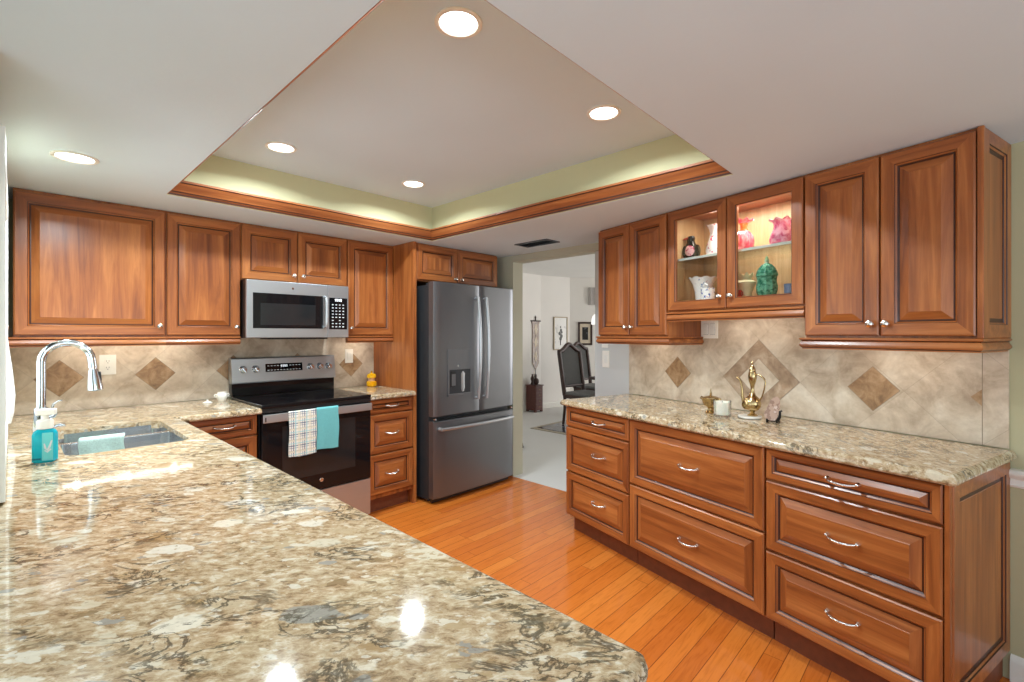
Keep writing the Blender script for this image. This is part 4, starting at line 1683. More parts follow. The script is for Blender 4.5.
# air vent
vt = thing('air_vent', 'dark grey louvred air vent in the ceiling before the doorway', 'vent', (2.975, 2.535, ZS), 0)
bm = BM()
box(bm, -0.085, 0.085, -0.175, -0.155, -0.008, -0.0005, 0, 0.002)
box(bm, -0.085, 0.085, 0.155, 0.175, -0.008, -0.0005, 0, 0.002)
box(bm, -0.085, -0.065, -0.155, 0.155, -0.008, -0.0005, 0, 0.002)
box(bm, 0.065, 0.085, -0.155, 0.155, -0.008, -0.0005, 0, 0.002)
obj('frame', bm, 'vent_grey', vt)
bm = BM()
box(bm, -0.066, 0.066, -0.156, 0.156, -0.002, -0.0006, 0)
obj('backing', bm, 'black', vt, False)
for k in range(5):
    bm = BM()
    prism(bm, [(-0.010, 0), (0.010, 0.006), (0.010, 0.0075), (-0.010, 0.0015)], (-0.050 + k * 0.025, -0.155, -0.0085), X, Z, Y, 0.31)
    obj('slat', bm, 'vent_grey', vt, False)


# under-cabinet lights ------------------------------------------------------------
def strip(lab, rot, x0, x1, y, z, power, leds=3):
    xc = (x0 + x1) / 2
    w = x1 - x0
    t = thing('under_cabinet_light', lab, 'light', run(rot, xc, y, z), rot, 'strips under the wall cabinets')
    bm = BM()
    box(bm, -w / 2, w / 2, -0.020, 0.020, -0.018, -0.0005, 0, 0.003)
    obj('housing', bm, 'white_plastic', t)
    bm = BM()
    box(bm, -w / 2 + 0.01, w / 2 - 0.01, -0.008, 0.008, -0.0205, -0.018, 0)
    obj('diffuser', bm, emit('lit strip diffuser', (1.0, 0.90, 0.76), power), t, False)
    for k in range(leds):
        bm = BM()
        u = (k + 0.5) / leds - 0.5
        lathe(bm, [(0, -0.0235), (0.014, -0.0225), (0.017, -0.0204)], u * w, 0, 0, 14)
        obj('led', bm, 'led', t)


strip('under-cabinet light strip over the counter corner by the outlet', ROT_A, 0.14, 0.84, 3.715, 1.352, 17.0)
strip('short under-cabinet light right of the microwave', ROT_A, 1.90, 2.16, 3.70, 1.352, 24.0, 1)
strip('under-cabinet light at the doorway end of the buffet', ROT_B, -2.45, -2.15, 2.50, 1.352, 26.0, 1)
strip('under-cabinet light below the glass-fronted cabinet', ROT_B, -1.80, -1.36, 2.52, 1.500, 17.0, 2)
strip('under-cabinet light at the right end of the buffet', ROT_B, -1.08, -0.72, 2.50, 1.352, 20.0, 2)
# lamp inside the display cabinet
area('cabinet_lamp', run(ROT_B, -1.52, 2.44, ZS - 0.028), (0, 0, ROT_B), 0.50, 0.08, 5.5, (1.0, 0.92, 0.80))


# ================================================================== OUTLETS AND SWITCHES
def plate(name, label, cat, rot, x, y, z, w, h, kind, group='outlets and switches'):
    t = thing(name, label, cat, run(rot, x, y, z), rot, group)
    bm = BM()
    box(bm, -w / 2, w / 2, -0.006, -0.0004, -h / 2, h / 2, 0, 0.002)
    obj('cover_plate', bm, 'white_plastic', t)
    if kind == 'outlet':
        for s in (-1, 1):
            bm = BM()
            box(bm, -0.014, 0.014, -0.0085, -0.005, s * 0.020 - 0.014, s * 0.020 + 0.014, 0, 0.003)
            k = obj('socket', bm, 'white_plastic', t)
            bm = BM()
            for a in (-0.006, 0.006):
                box(bm, a - 0.001, a + 0.001, -0.0089, -0.0084, s * 0.020 - 0.001, s * 0.020 + 0.007)
            box(bm, -0.002, 0.002, -0.0089, -0.0084, s * 0.020 - 0.010, s * 0.020 - 0.006)
            obj('slots', bm, 'shadow_slot', k, False)
    elif kind == 'rocker':
        bm = BM()
        box(bm, -0.016, 0.016, -0.010, -0.005, -0.032, 0.032, 0, 0.002)
        obj('rocker', bm, 'white_paint', t)
    elif kind == 'double':
        for s in (-1, 1):
            bm = BM()
            box(bm, s * 0.024 - 0.016, s * 0.024 + 0.016, -0.010, -0.005, -0.034, 0.034, 0, 0.002)
            o = obj('rocker', bm, 'white_paint', t)
            bm = BM()
            box(bm, s * 0.024 - 0.0172, s * 0.024 + 0.0172, -0.0066, -0.0055, -0.0352, 0.0352)
            obj('seam', bm, 'vent_grey', o, False)
    return t


plate('wall_outlet', 'white wall outlet on the tiles behind the sink', 'outlet', ROT_A, 0.405, 3.815, 1.180, 0.080, 0.122, 'outlet')
plate('wall_switch', 'white rocker switch on the tiles right of the range', 'switch', ROT_A, 1.990, 3.815, 1.180, 0.072, 0.118, 'rocker')
plate('wall_switch', 'double white rocker switch on the tiles below the buffet wall cabinets', 'switch', ROT_B, -1.925, 2.652, 1.400, 0.122, 0.118, 'double')
plate('wall_switch', 'white switch on the blue-grey wall strip by the doorway', 'switch', ROT_B, -2.895, 2.662, 1.165, 0.080, 0.135, 'rocker')
plate('wall_thermostat', 'small white control on the blue-grey wall just under the corner cabinet', 'thermostat', ROT_B, -2.905, 2.662, 1.272, 0.075, 0.030, 'plain')


# ================================================================== THINGS ON THE COUNTERS
def ruffle(n, amp, dz=0.0, top=()):
    def f(k, a):
        if k in top:
            return (amp * cos(n * a), dz * sin(n * a + 1))
        return (0, 0)
    return f


# little white lidless pot and its lid by the range
bm = BM()
t = thing('sugar_pot', 'small white porcelain pot beside the range', 'pot', (0.985, 3.66, CT + 0.0005))
lathe(bm, [(0, 0.001), (0.022, 0), (0.024, 0.004), (0.030, 0.018), (0.034, 0.034), (0.032, 0.046), (0.026, 0.052), (0.028, 0.058), (0.025, 0.058), (0.022, 0.052), (0.026, 0.036), (0, 0.010)], seg=24)
obj('pot', bm, 'white_plastic', t)
for s in (-1, 1):
    bm = BM()
    tube(bm, [(s * 0.031, 0, 0.044), (s * 0.041, 0, 0.046), (s * 0.045, 0, 0.038), (s * 0.040, 0, 0.028), (s * 0.032, 0, 0.026)], 0.0032, 8)
    obj('handle', bm, 'white_plastic', t)
bm = BM()
t = thing('ceramic_cover', 'small white porcelain lid lying left of the pot', 'lid', (0.885, 3.60, CT + 0.0005))
lathe(bm, [(0, 0.001), (0.027, 0), (0.028, 0.004), (0.018, 0.009), (0.006, 0.011)], seg=24)
obj('lid', bm, 'white_plastic', t)
bm = BM()
lathe(bm, [(0.0055, 0.0105), (0.004, 0.013), (0.007, 0.018), (0.005, 0.022), (0, 0.023)], seg=14)
obj('knob', bm, 'white_plastic', t)

# amber jar
t = thing('amber_jar', 'yellow amber glass jar with lid on the counter right of the range', 'jar', (2.140, 3.70, CT + 0.0005))
bm = BM()
lathe(bm, [(0, 0.002), (0.030, 0), (0.034, 0.004), (0.042, 0.010), (0.043, 0.040), (0.038, 0.046), (0.031, 0.048)], seg=28)
obj('bowl', bm, 'amber_glass', t)
bm = BM()
lathe(bm, [(0.031, 0.0485), (0.027, 0.052), (0.027, 0.070), (0.031, 0.076)], seg=28)
obj('neck', bm, 'amber_clear', t)
bm = BM()
lathe(bm, [(0.0, 0.076), (0.038, 0.0765), (0.039, 0.084), (0.037, 0.102), (0.030, 0.110), (0.010, 0.114), (0.006, 0.118), (0.009, 0.126), (0.006, 0.133), (0, 0.135)], seg=28)
obj('lid', bm, 'amber_glass', t)

# buffet pieces
def onbuf(bx, by):
    return wb(bx, by, CT + 0.0005)


bb = t = thing('brass_bowl', 'small lidded brass bowl left of the candle on the buffet', 'bowl', onbuf(2.40, 1.735), ROT_B)
bm = BM()
lathe(bm, [(0, 0.001), (0.026, 0), (0.027, 0.004), (0.018, 0.010), (0.014, 0.018), (0.018, 0.024), (0.034, 0.034), (0.041, 0.052), (0.0425, 0.064), (0.039, 0.064), (0.036, 0.050), (0, 0.034)], seg=28)
obj('bowl', bm, 'brass', t)
bm = BM()
lathe(bm, [(0.038, 0.062), (0.037, 0.066), (0.024, 0.070), (0.008, 0.073), (0.004, 0.076), (0.006, 0.082), (0.0035, 0.088), (0.002, 0.100), (0, 0.104)], seg=28)
obj('lid', bm, 'brass', t)
bm = BM()
for s in (-1, 1):
    tube(bm, [(s * 0.040, 0, 0.060), (s * 0.054, 0, 0.063), (s * 0.058, 0, 0.055)], [0.004, 0.004, 0.005], 8)
obj('lugs', bm, 'brass', t)

bb.scale = (1.14, 1.2, 1.36)
t = thing('candle', 'white candle in a clear glass tumbler on the buffet', 'candle', onbuf(2.325, 1.610), ROT_B)
bm = BM()
lathe(bm, [(0, 0.0), (0.036, 0.0), (0.040, 0.004), (0.0415, 0.084), (0.0395, 0.084), (0.038, 0.015), (0.030, 0.013), (0, 0.013)], seg=32)
obj('tumbler', bm, 'jar_glass', t)
bm = BM()
lathe(bm, [(0, 0.0145), (0.034, 0.0145), (0.0372, 0.020), (0.0385, 0.070), (0.036, 0.078), (0.022, 0.074), (0, 0.072)], seg=32)
t.scale = (1.10, 1.10, 1.10)
w = obj('wax', bm, 'wax', t)
bm = BM()
tube(bm, [(0, 0, 0.071), (0.001, 0, 0.076), (0.0, 0, 0.082)], 0.0011, 6)
obj('wick', bm, 'black', w)

# marble coaster + brass ewer
bm = BM()
lathe(bm, [(0, 0), (0.056, 0), (0.060, 0.003), (0.060, 0.010), (0.057, 0.013), (0, 0.013)], seg=36)
tag(place(obj('coaster', bm, 'white_stone'), onbuf(2.435, 1.520), ROT_B), 'round white marble coaster under the brass ewer', 'coaster')
t = thing('brass_ewer', 'tall slender brass ewer with curved spout on the buffet', 'ewer', onbuf(2.440, 1.508) + Z * 0.0132, ROT_B)
bm = BM()
lathe(bm, [(0, 0), (0.026, 0), (0.027, 0.004), (0.016, 0.010), (0.011, 0.018), (0.014, 0.024), (0.030, 0.034), (0.041, 0.050), (0.044, 0.066), (0.040, 0.084), (0.028, 0.100), (0.016, 0.112), (0.0105, 0.128), (0.009, 0.150),
           (0.012, 0.168), (0.018, 0.186), (0.0215, 0.205), (0.0215, 0.222), (0.018, 0.236), (0.015, 0.244)], seg=30)
bd = obj('body', bm, 'brass', t)
bm = BM()
lathe(bm, [(0, 0.2435), (0.0165, 0.244), (0.017, 0.248), (0.012, 0.262), (0.006, 0.272), (0.004, 0.277), (0.0065, 0.284), (0.004, 0.291), (0.0015, 0.298), (0, 0.300)], seg=24)
obj('lid', bm, 'brass', t)
bm = BM()
tube(bm, [(-0.036, 0, 0.056), (-0.050, 0, 0.070), (-0.058, 0, 0.100), (-0.060, 0, 0.140), (-0.066, 0, 0.175), (-0.080, 0, 0.196), (-0.090, 0, 0.200)], [0.011, 0.0095, 0.008, 0.0065, 0.0055, 0.005, 0.0065], 12)
obj('spout', bm, 'brass', t)
bm = BM()
tube(bm, [(0.019, 0, 0.226), (0.040, 0, 0.222), (0.064, 0, 0.206), (0.072, 0, 0.186), (0.066, 0, 0.150), (0.054, 0, 0.110), (0.040, 0, 0.086)], [0.004, 0.0038, 0.0042, 0.004, 0.0036, 0.0036, 0.004], 10)
obj('handle', bm, 'brass', t)
bm = BM()
lathe(bm, [(0, 0), (0.026, 0), (0.0275, 0.002), (0.022, 0.006), (0.010, 0.010), (0, 0.011)], seg=26)
for v in bm.verts:
    v.co = Vector((v.co.x - 0.008, -0.040 - v.co.z, v.co.y + 0.062))
obj('medallion', bm, 'brass', t)

# stone slice on a small dark stand
t = thing('stone_slice', 'upright pinkish stone slice on a small dark iron stand, rightmost on the buffet', 'ornament', onbuf(2.415, 1.385), ROT_B + radians(25))
bm = BM()
out = [(-0.030, 0.016), (-0.012, 0.008), (0.012, 0.010), (0.024, 0.028), (0.030, 0.060), (0.036, 0.090), (0.034, 0.116), (0.024, 0.130), (0.006, 0.128), (-0.010, 0.112), (-0.020, 0.084), (-0.034, 0.060), (-0.038, 0.034)]
f = [bm.verts.new((x, -0.005 + 0.16 * (z - 0.01), z)) for x, z in out]
b = [bm.verts.new((x * 0.96, 0.005 + 0.16 * (z - 0.01), z)) for x, z in out]
bm.faces.new(f); bm.faces.new(list(reversed(b)))
for i in range(len(out)):
    j = (i + 1) % len(out)
    bm.faces.new((f[i], f[j], b[j], b[i]))
obj('slice', bm, 'stone_slice', t, True, 60)
bm = BM()
for s in (-1, 1):
    tube(bm, [(s * 0.022, -0.030, 0.020), (s * 0.022, -0.026, 0.005), (s * 0.022, 0.0, 0.005), (s * 0.022, 0.012, 0.008), (s * 0.020, 0.026, 0.060), (s * 0.020, 0.030, 0.066)], [0.004, 0.005, 0.005, 0.004, 0.0035, 0.003], 8)
    tube(bm, [(s * 0.022, 0.0, 0.005), (s * 0.030, 0.040, 0.004)], [0.005, 0.004], 8)
tube(bm, [(-0.022, 0.006, 0.006), (0.022, 0.006, 0.006)], 0.004, 8)
tube(bm, [(0.022, 0.004, 0.006), (0.034, 0.0, 0.030), (0.034, 0.0, 0.058), (0.044, 0.0, 0.062)], [0.006, 0.007, 0.006, 0.005], 8)
obj('stand', bm, 'dark_metal', t)


# ================================================================== THINGS IN THE GLASS CABINET
ZF, ZSH = 1.5 + 0.0610, 1.5 + 0.3235


def incab(bx, by, z):
    return wb(bx, by, z)


GV = 'ornaments in the glass-fronted cabinet'
# bird figurine
t = thing('bird_figurine', 'black bird figurine with a pink floral breast on the glass shelf', 'figurine', incab(2.47, 1.925, ZSH), ROT_B + radians(20), GV)
bm = BM()
lathe(bm, [(0, 0), (0.026, 0), (0.034, 0.010), (0.042, 0.040), (0.043, 0.062), (0.036, 0.090), (0.024, 0.108), (0.022, 0.120), (0.025, 0.134), (0.020, 0.148), (0, 0.154)], seg=22, sy=0.8)
bdy = obj('body', bm, 'black_ceramic', t)
bm = BM()
tube(bm, [(-0.015, -0.006, 0.136), (-0.034, -0.014, 0.134), (-0.046, -0.016, 0.128)], [0.010, 0.005, 0.001], 10)
obj('beak', bm, 'red_ceramic', t)
for s in (-1, 1):
    bm = BM()
    sphere(bm, (s * 0.040, 0.006, 0.056), 0.040, 14, 8, 0, (0.34, 0.7, 1.0))
    obj('wing', bm, 'black_ceramic', t)
bm = BM()
sphere(bm, (0, -0.020, 0.056), 0.034, 18, 10, 0, (0.9, 0.55, 1.1))
obj('breast_medallion', bm, 'pink_spot', t)
# white pitcher with red flowers
t = thing('porcelain_pitcher', 'white porcelain pitcher with red flowers on the glass shelf', 'pitcher', incab(2.47, 1.757, ZSH), ROT_B, GV)
bm = BM()
lathe(bm, [(0, 0.001), (0.040, 0), (0.048, 0.010), (0.052, 0.040), (0.046, 0.072), (0.034, 0.105), (0.028, 0.135), (0.034, 0.165), (0.042, 0.185), (0.040, 0.186), (0.030, 0.160), (0, 0.140)], seg=26, wave=lambda k, a: (0.014 * max(0, cos(a - pi)) ** 4, 0.012 * max(0, cos(a - pi)) ** 4) if k in (8, 9) else (0, 0))
obj('jug', bm, 'porcelain_red', t)
bm = BM()
tube(bm, [(0.034, 0, 0.165), (0.062, 0, 0.160), (0.072, 0, 0.120), (0.064, 0, 0.080), (0.048, 0, 0.060)], 0.006, 10)
obj('handle', bm, 'porcelain_red', t)
# floral vase, lower left
t = thing('porcelain_vase', 'white flared porcelain vase with ruffled rim on the cabinet floor', 'vase', incab(2.47, 1.838, ZF), ROT_B, GV)
bm = BM()
lathe(bm, [(0, 0.001), (0.040, 0), (0.043, 0.004), (0.044, 0.030), (0.049, 0.070), (0.060, 0.110), (0.074, 0.138), (0.080, 0.146), (0.077, 0.147), (0.058, 0.112), (0.040, 0.040), (0, 0.012)], seg=40, wave=ruffle(8, 0.004, 0.004, (6, 7, 8)))
obj('vase', bm, 'porcelain_blue', t)
# cup with blue flowers
t = thing('porcelain_cup', 'small white mug with blue flower in front of the flared vase', 'cup', incab(2.39, 1.748, ZF), ROT_B, GV)
bm = BM()
lathe(bm, [(0, 0.001), (0.034, 0), (0.037, 0.004), (0.038, 0.072), (0.036, 0.072), (0.035, 0.008), (0, 0.007)], seg=26)
obj('cup', bm, 'porcelain_bluebird', t)
bm = BM()
tube(bm, [(0.020, -0.028, 0.068), (0.024, -0.034, 0.086), (0.006, -0.030, 0.096), (-0.012, -0.022, 0.090), (-0.016, -0.018, 0.072)], 0.0045, 10)
obj('handle', bm, 'porcelain_bluebird', t)
# pink bottle vase
t = thing('pink_vase', 'pink ribbed glass vase with narrow orange neck on the glass shelf', 'vase', incab(2.47, 1.577, ZSH), ROT_B, GV)
bm = BM()
lathe(bm, [(0, 0.001), (0.028, 0), (0.034, 0.006), (0.048, 0.030), (0.053, 0.055), (0.048, 0.085), (0.034, 0.108), (0.022, 0.118)], seg=40, wave=lambda k, a: (0.002 * cos(10 * a), 0) if 2 <= k <= 6 else (0, 0))
obj('bulb', bm, 'pink_glass', t)
bm = BM()
lathe(bm, [(0.022, 0.118), (0.019, 0.128), (0.020, 0.150), (0.024, 0.160)], seg=40)
obj('neck', bm, 'orange_glass', t)
bm = BM()
lathe(bm, [(0.024, 0.160), (0.036, 0.170), (0.050, 0.176), (0.050, 0.178), (0.034, 0.174), (0.022, 0.163)], seg=48, wave=ruffle(8, 0.005, 0.006, (2, 3)))
obj('ruffled_rim', bm, 'pink_glass', t)
# rose ruffled vase
t = thing('rose_vase', 'wide rose swirl glass vase with ruffled rim on the glass shelf', 'vase', incab(2.45, 1.352, ZSH), ROT_B, GV)
bm = BM()
lathe(bm, [(0, 0.001), (0.046, 0), (0.058, 0.008), (0.062, 0.030), (0.056, 0.058), (0.044, 0.086), (0.040, 0.104), (0.047, 0.122), (0.060, 0.132), (0.057, 0.133), (0.040, 0.112), (0.036, 0.095), (0.050, 0.050), (0, 0.012)], seg=48, wave=ruffle(8, 0.005, 0.006, (8, 9)))
obj('vase', bm, 'pink_glass2', t)
# cream bowl
t = thing('cream_vase', 'cream ceramic vase with scalloped crown rim on the cabinet floor', 'vase', incab(2.44, 1.553, ZF), ROT_B, GV)
bm = BM()
lathe(bm, [(0, 0.001), (0.034, 0), (0.036, 0.004), (0.038, 0.034), (0.044, 0.062), (0.054, 0.078), (0.056, 0.090), (0.046, 0.098), (0.034, 0.104)], seg=40)
obj('vase', bm, 'cream_ceramic', t)
bm = BM()
lathe(bm, [(0.034, 0.104), (0.038, 0.118), (0.044, 0.134), (0.041, 0.133), (0.031, 0.112)], seg=48, wave=lambda k, a: (0.002 * cos(8 * a), 0.009 * cos(8 * a)) if k in (2, 3) else (0, 0))
obj('crown_rim', bm, 'cream_ceramic', t)
# green jar
t = thing('green_jar', 'green glass lidded jar with pointed finial on the cabinet floor', 'jar', incab(2.45, 1.435, ZF), ROT_B, GV)
bm = BM()
lathe(bm, [(0, 0.001), (0.036, 0), (0.046, 0.006), (0.056, 0.030), (0.058, 0.055), (0.052, 0.080), (0.054, 0.098), (0.058, 0.104)], seg=40, wave=lambda k, a: (0.0025 * cos(12 * a), 0) if 2 <= k <= 6 else (0, 0))
obj('jar', bm, 'green_glass', t)
bm = BM()
lathe(bm, [(0, 0.105), (0.060, 0.106), (0.060, 0.112), (0.054, 0.130), (0.044, 0.148), (0.026, 0.164), (0.014, 0.170)], seg=40, wave=lambda k, a: (0.0025 * cos(12 * a), 0) if 2 <= k <= 5 else (0, 0))
ld = obj('lid', bm, 'green_glass', t)
bm = BM()
lathe(bm, [(0.014, 0.170), (0.010, 0.176), (0.013, 0.184), (0.009, 0.194), (0.003, 0.206), (0, 0.210)], seg=24)
obj('finial', bm, 'pale_green', ld)
t.scale = (0.86, 0.86, 1.06)
t = thing('red_cup', 'tiny red ceramic cup before the cream vase', 'cup', incab(2.385, 1.556, ZF), ROT_B, GV)
bm = BM()
lathe(bm, [(0, 0.001), (0.016, 0), (0.0175, 0.003), (0.0185, 0.046), (0.0170, 0.046), (0.016, 0.006), (0, 0.006)], seg=20)
obj('cup', bm, 'red_ceramic', t)
bm = BM()
tube(bm, [(0.018, 0, 0.038), (0.027, 0, 0.034), (0.027, 0, 0.018), (0.018, 0, 0.012)], 0.003, 8)
obj('handle', bm, 'red_ceramic', t)
t = thing('blue_cup', 'small blue-grey cup at the right end of the cabinet floor', 'cup', incab(2.43, 1.305, ZF), ROT_B, GV)
bm = BM()
lathe(bm, [(0, 0.001), (0.022, 0), (0.025, 0.004), (0.027, 0.060), (0.025, 0.060), (0.023, 0.007), (0, 0.006)], seg=22)
obj('cup', bm, 'blue_ceramic', t)
bm = BM()
tube(bm, [(0.026, 0, 0.050), (0.038, 0, 0.046), (0.038, 0, 0.022), (0.025, 0, 0.014)], 0.0035, 8)
obj('handle', bm, 'blue_ceramic', t)


# ================================================================== DINING ROOM THINGS
# small chest with two ornaments
t = thing('wooden_chest', 'small dark reddish wooden drawer chest against the far white wall', 'chest', (6.36, 5.475, 0))
bm = BM()
box(bm, -0.100, 0.100, -0.11, 0.11, 0.03, 0.455, 0, 0.004)
box(bm, -0.11, 0.11, -0.125, 0.115, 0.455, 0.475, 0, 0.004)
for sx in (-0.08, 0.08):
    for sy in (-0.09, 0.09):
        box(bm, sx - 0.02, sx + 0.02, sy - 0.02, sy + 0.02, 0, 0.03, 0)
obj('body', bm, 'chest_wood', t, False)
for k in range(4):
    bm = BM()
    box(bm, -0.088, 0.088, -0.118, -0.109, 0.05 + k * 0.100, 0.140 + k * 0.100, 0, 0.003)
    d = obj('drawer', bm, 'chest_wood', t)
    bm = BM()
    sphere(bm, (0, -0.123, 0.095 + k * 0.1), 0.010, 10, 6)
    obj('knob', bm, 'brass', d)
for x, prof, lab, nm in ((-0.055, [(0, 0), (0.035, 0), (0.030, 0.02), (0.018, 0.06), (0.034, 0.10), (0.028, 0.13), (0.012, 0.16), (0.016, 0.18), (0, 0.19)], 'dark slender urn on the left of the small far chest', 'urn'),
                         (0.04, [(0, 0), (0.04, 0), (0.055, 0.03), (0.055, 0.07), (0.04, 0.10), (0.02, 0.11), (0, 0.12)], 'round dark pot on the right of the small far chest', 'pot')):
    bm = BM()
    lathe(bm, prof, seg=18)
    tag(place(obj(nm, bm, 'dark_wood'), (6.36 + x, 5.475, 0.4755)), lab, nm)

# wall hanging
t = thing('wall_hanging', 'narrow brown woven hanging with pale lozenges on the far wall', 'wall hanging', (6.525, 5.598, 1.20))
bm = BM()
out = [(-0.11, 0.40), (0.11, 0.40), (0.085, 0.33), (0.085, -0.36), (0, -0.48), (-0.085, -0.36), (-0.085, 0.33)]
f = [bm.verts.new((x, -0.016, z)) for x, z in out]
b = [bm.verts.new((x, -0.001, z)) for x, z in out]
bm.faces.new(f); bm.faces.new(list(reversed(b)))
for i in range(len(out)):
    j = (i + 1) % len(out)
    bm.faces.new((f[i], f[j], b[j], b[i]))
bdy = obj('panel', bm, 'tapestry', t, False)
for zc in (-0.24, 0.02, 0.25):
    bm = BM()
    pts = [(0, zc + 0.12), (-0.048, zc), (0, zc - 0.12), (0.048, zc)]
    f = [bm.verts.new((x, -0.020, z)) for x, z in pts]
    b = [bm.verts.new((x, -0.015, z)) for x, z in pts]
    bm.faces.new(f)
    for i in range(4):
        bm.faces.new((f[i], f[(i + 1) % 4], b[(i + 1) % 4], b[i]))
    obj('lozenge', bm, 'tapestry_pale', bdy, False)
bm = BM()
tube(bm, [(-0.13, -0.012, 0.405), (0.13, -0.012, 0.405)], 0.012, 8)
lathe(bm, [(0.014, 0), (0.008, 0.03), (0.014, 0.06), (0, 0.10)], 0, -0.012, 0.41, 10)
obj('rod', bm, 'dark_wood', t)
bm = BM()
tube(bm, [(0, -0.010, -0.47), (0, -0.010, -0.56)], 0.005, 6)
lathe(bm, [(0.012, 0), (0.03, -0.03), (0.024, -0.10), (0.0, -0.105)], 0, -0.014, -0.555, 10, sy=0.4)
obj('tassel', bm, 'dark_wood', t)


def picture(lab, p, q, u0, u1, z0, z1, frame, art, fw, mount=None, off=0.001):
    """framed picture on the wall line p->q between distances u0..u1"""
    p, q = Vector((*p, 0)), Vector((*q, 0))
    d = (q - p).normalized()
    n = Vector((d.y, -d.x, 0))
    c = p + d * ((u0 + u1) / 2) + n * off
    t = thing('framed_picture', lab, 'picture', (c.x, c.y, (z0 + z1) / 2), atan2(d.y, d.x), 'pictures on the dining room walls')
    w, h = (u1 - u0) / 2, (z1 - z0) / 2
    bm = BM()
    for a, b, e, g in ((-w, w, -h, -h + fw), (-w, w, h - fw, h), (-w, -w + fw, -h + fw, h - fw), (w - fw, w, -h + fw, h - fw)):
        box(bm, a, b, -0.022, -0.0005, e, g, 0, 0.003)
    obj('frame', bm, frame, t)
    bm = BM()
    box(bm, -w + fw, w - fw, -0.010, -0.001, -h + fw, h - fw)
    a_ = obj('print', bm, art, t, False)
    return t, a_, w, h


W2 = ((6.69, 5.6), (7.34, 5.42))
t, a_, w, h = picture('pale framed botanical print on the far white wall', *W2, 0.28, 0.60, 1.07, 1.69, 'gold_frame', 'paper', 0.014)
bm = BM()
lathe(bm, [(0.0, 0), (0.075, 0), (0.082, 0.002), (0.078, 0.004), (0, 0.004)], seg=30)
for v in bm.verts:
    v.co = Vector((v.co.x, -0.010 - v.co.z * 0.5, v.co.y * 1.8 + 0.03))
obj('oval_vignette', bm, 'paper', a_)
bm = BM()
for ax, az, r in ((0, -0.10, 0.030), (0.02, -0.05, 0.032), (-0.02, 0.0, 0.030), (0.01, 0.06, 0.026), (0.0, 0.12, 0.016), (0.03, 0.02, 0.02)):
    n0 = len(bm.verts)
    sphere(bm, (ax, -0.013, az), r, 10, 6, 0, (1, 0.12, 1.2))
tube(bm, [(0, -0.013, -0.22), (0.004, -0.013, -0.10)], 0.008, 6)
obj('flower_sketch', bm, 'cane', a_)
W3 = ((7.34, 5.42), (9.6, 3.4))
t, a_, w, h = picture('small dark framed engraving right of the pale botanical print', *W3, 0.155, 0.43, 1.157, 1.60, 'dark_wood', 'tapestry_pale', 0.035)
bm = BM()
box(bm, -w + 0.080, w - 0.080, -0.0115, -0.0095, -h + 0.10, h - 0.10)
obj('engraving', bm, 'dark_print', a_, False)

# rug
rug = thing('area_rug', 'dark navy patterned rug with beige border on the dining room floor', 'rug', (6.70, 3.30, 0.0005), 0)
bm = BM()
box(bm, -1.54, 1.54, -1.22, 1.22, 0, 0.010, 0, 0.003)
obj('border', bm, 'rug_edge', rug)
bm = BM()
box(bm, -1.47, 1.47, -1.15, 1.15, 0.0095, 0.0135, 0, 0.001)
obj('field', bm, 'rug_dark', rug)


def dining_chair(label, loc, rot):
    """high arched back chair facing local -y (back at +y)"""
    t = thing('dining_chair', label, 'chair', loc, rot, 'dining chairs')
    for s in (-1, 1):
        bm = BM()
        tube(bm, [(s * 0.20, -0.22, 0), (s * 0.205, -0.21, 0.12), (s * 0.21, -0.215, 0.30), (s * 0.205, -0.21, 0.44)], [0.022, 0.018, 0.026, 0.030], 10)
        obj('leg', bm, 'dark_wood', t)
        bm = BM()
        tube(bm, [(s * 0.20, 0.26, 0), (s * 0.20, 0.23, 0.25), (s * 0.205, 0.22, 0.46)], [0.020, 0.022, 0.026], 10)
        obj('leg', bm, 'dark_wood', t)
    bm = BM()
    box(bm, -0.235, 0.235, -0.245, 0.235, 0.40, 0.455, 0, 0.008)
    st = obj('seat_frame', bm, 'dark_wood', t)
    bm = BM()
    box(bm, -0.225, 0.225, -0.235, 0.205, 0.455, 0.495, 0, 0.016)
    obj('seat', bm, 'cane', t)
    # arched back frame, raked
    def bk(x, z):
        return (x, 0.22 + (z - 0.45) * 0.16, z)
    L = []
    for z in (0.44, 0.60, 0.80, 1.00, 1.06):
        L.append(bk(-0.215 - 0.02 * (z - 0.44), z))
    top = []
    for i in range(13):
        u = -1 + 2 * i / 12
        z = 1.09 + 0.085 * (cos(u * pi / 2) ** 1.3) + 0.018 * cos(u * pi * 1.5)
        top.append(bk(0.225 * u, z))
    R = [(-x, y, z) for x, y, z in reversed(L)]
    pts = L + top + R
    bm = BM()
    tube(bm, pts, [0.032] * len(pts), 10)
    tube(bm, [bk(-0.21, 0.57), bk(0.21, 0.57)], 0.020, 8)
    fr = obj('back_frame', bm, 'dark_wood', t)
    bm = BM()
    rowA = [bk(p[0] * 0.95, p[2] - 0.012) for p in top]
    cols = []
    for p in rowA:
        col = []
        for k in range(6):
            z = 0.575 + (p[2] - 0.575) * k / 5
            col.append(bm.verts.new(bk(p[0], z)))
        cols.append(col)
    for a, b in zip(cols, cols[1:]):
        for k in range(5):
            bm.faces.new((a[k], b[k], b[k + 1], a[k + 1]))
    bmesh.ops.solidify(bm, geom=bm.faces[:], thickness=0.020)
    obj('back_panel', bm, 'cane', t)
    return t


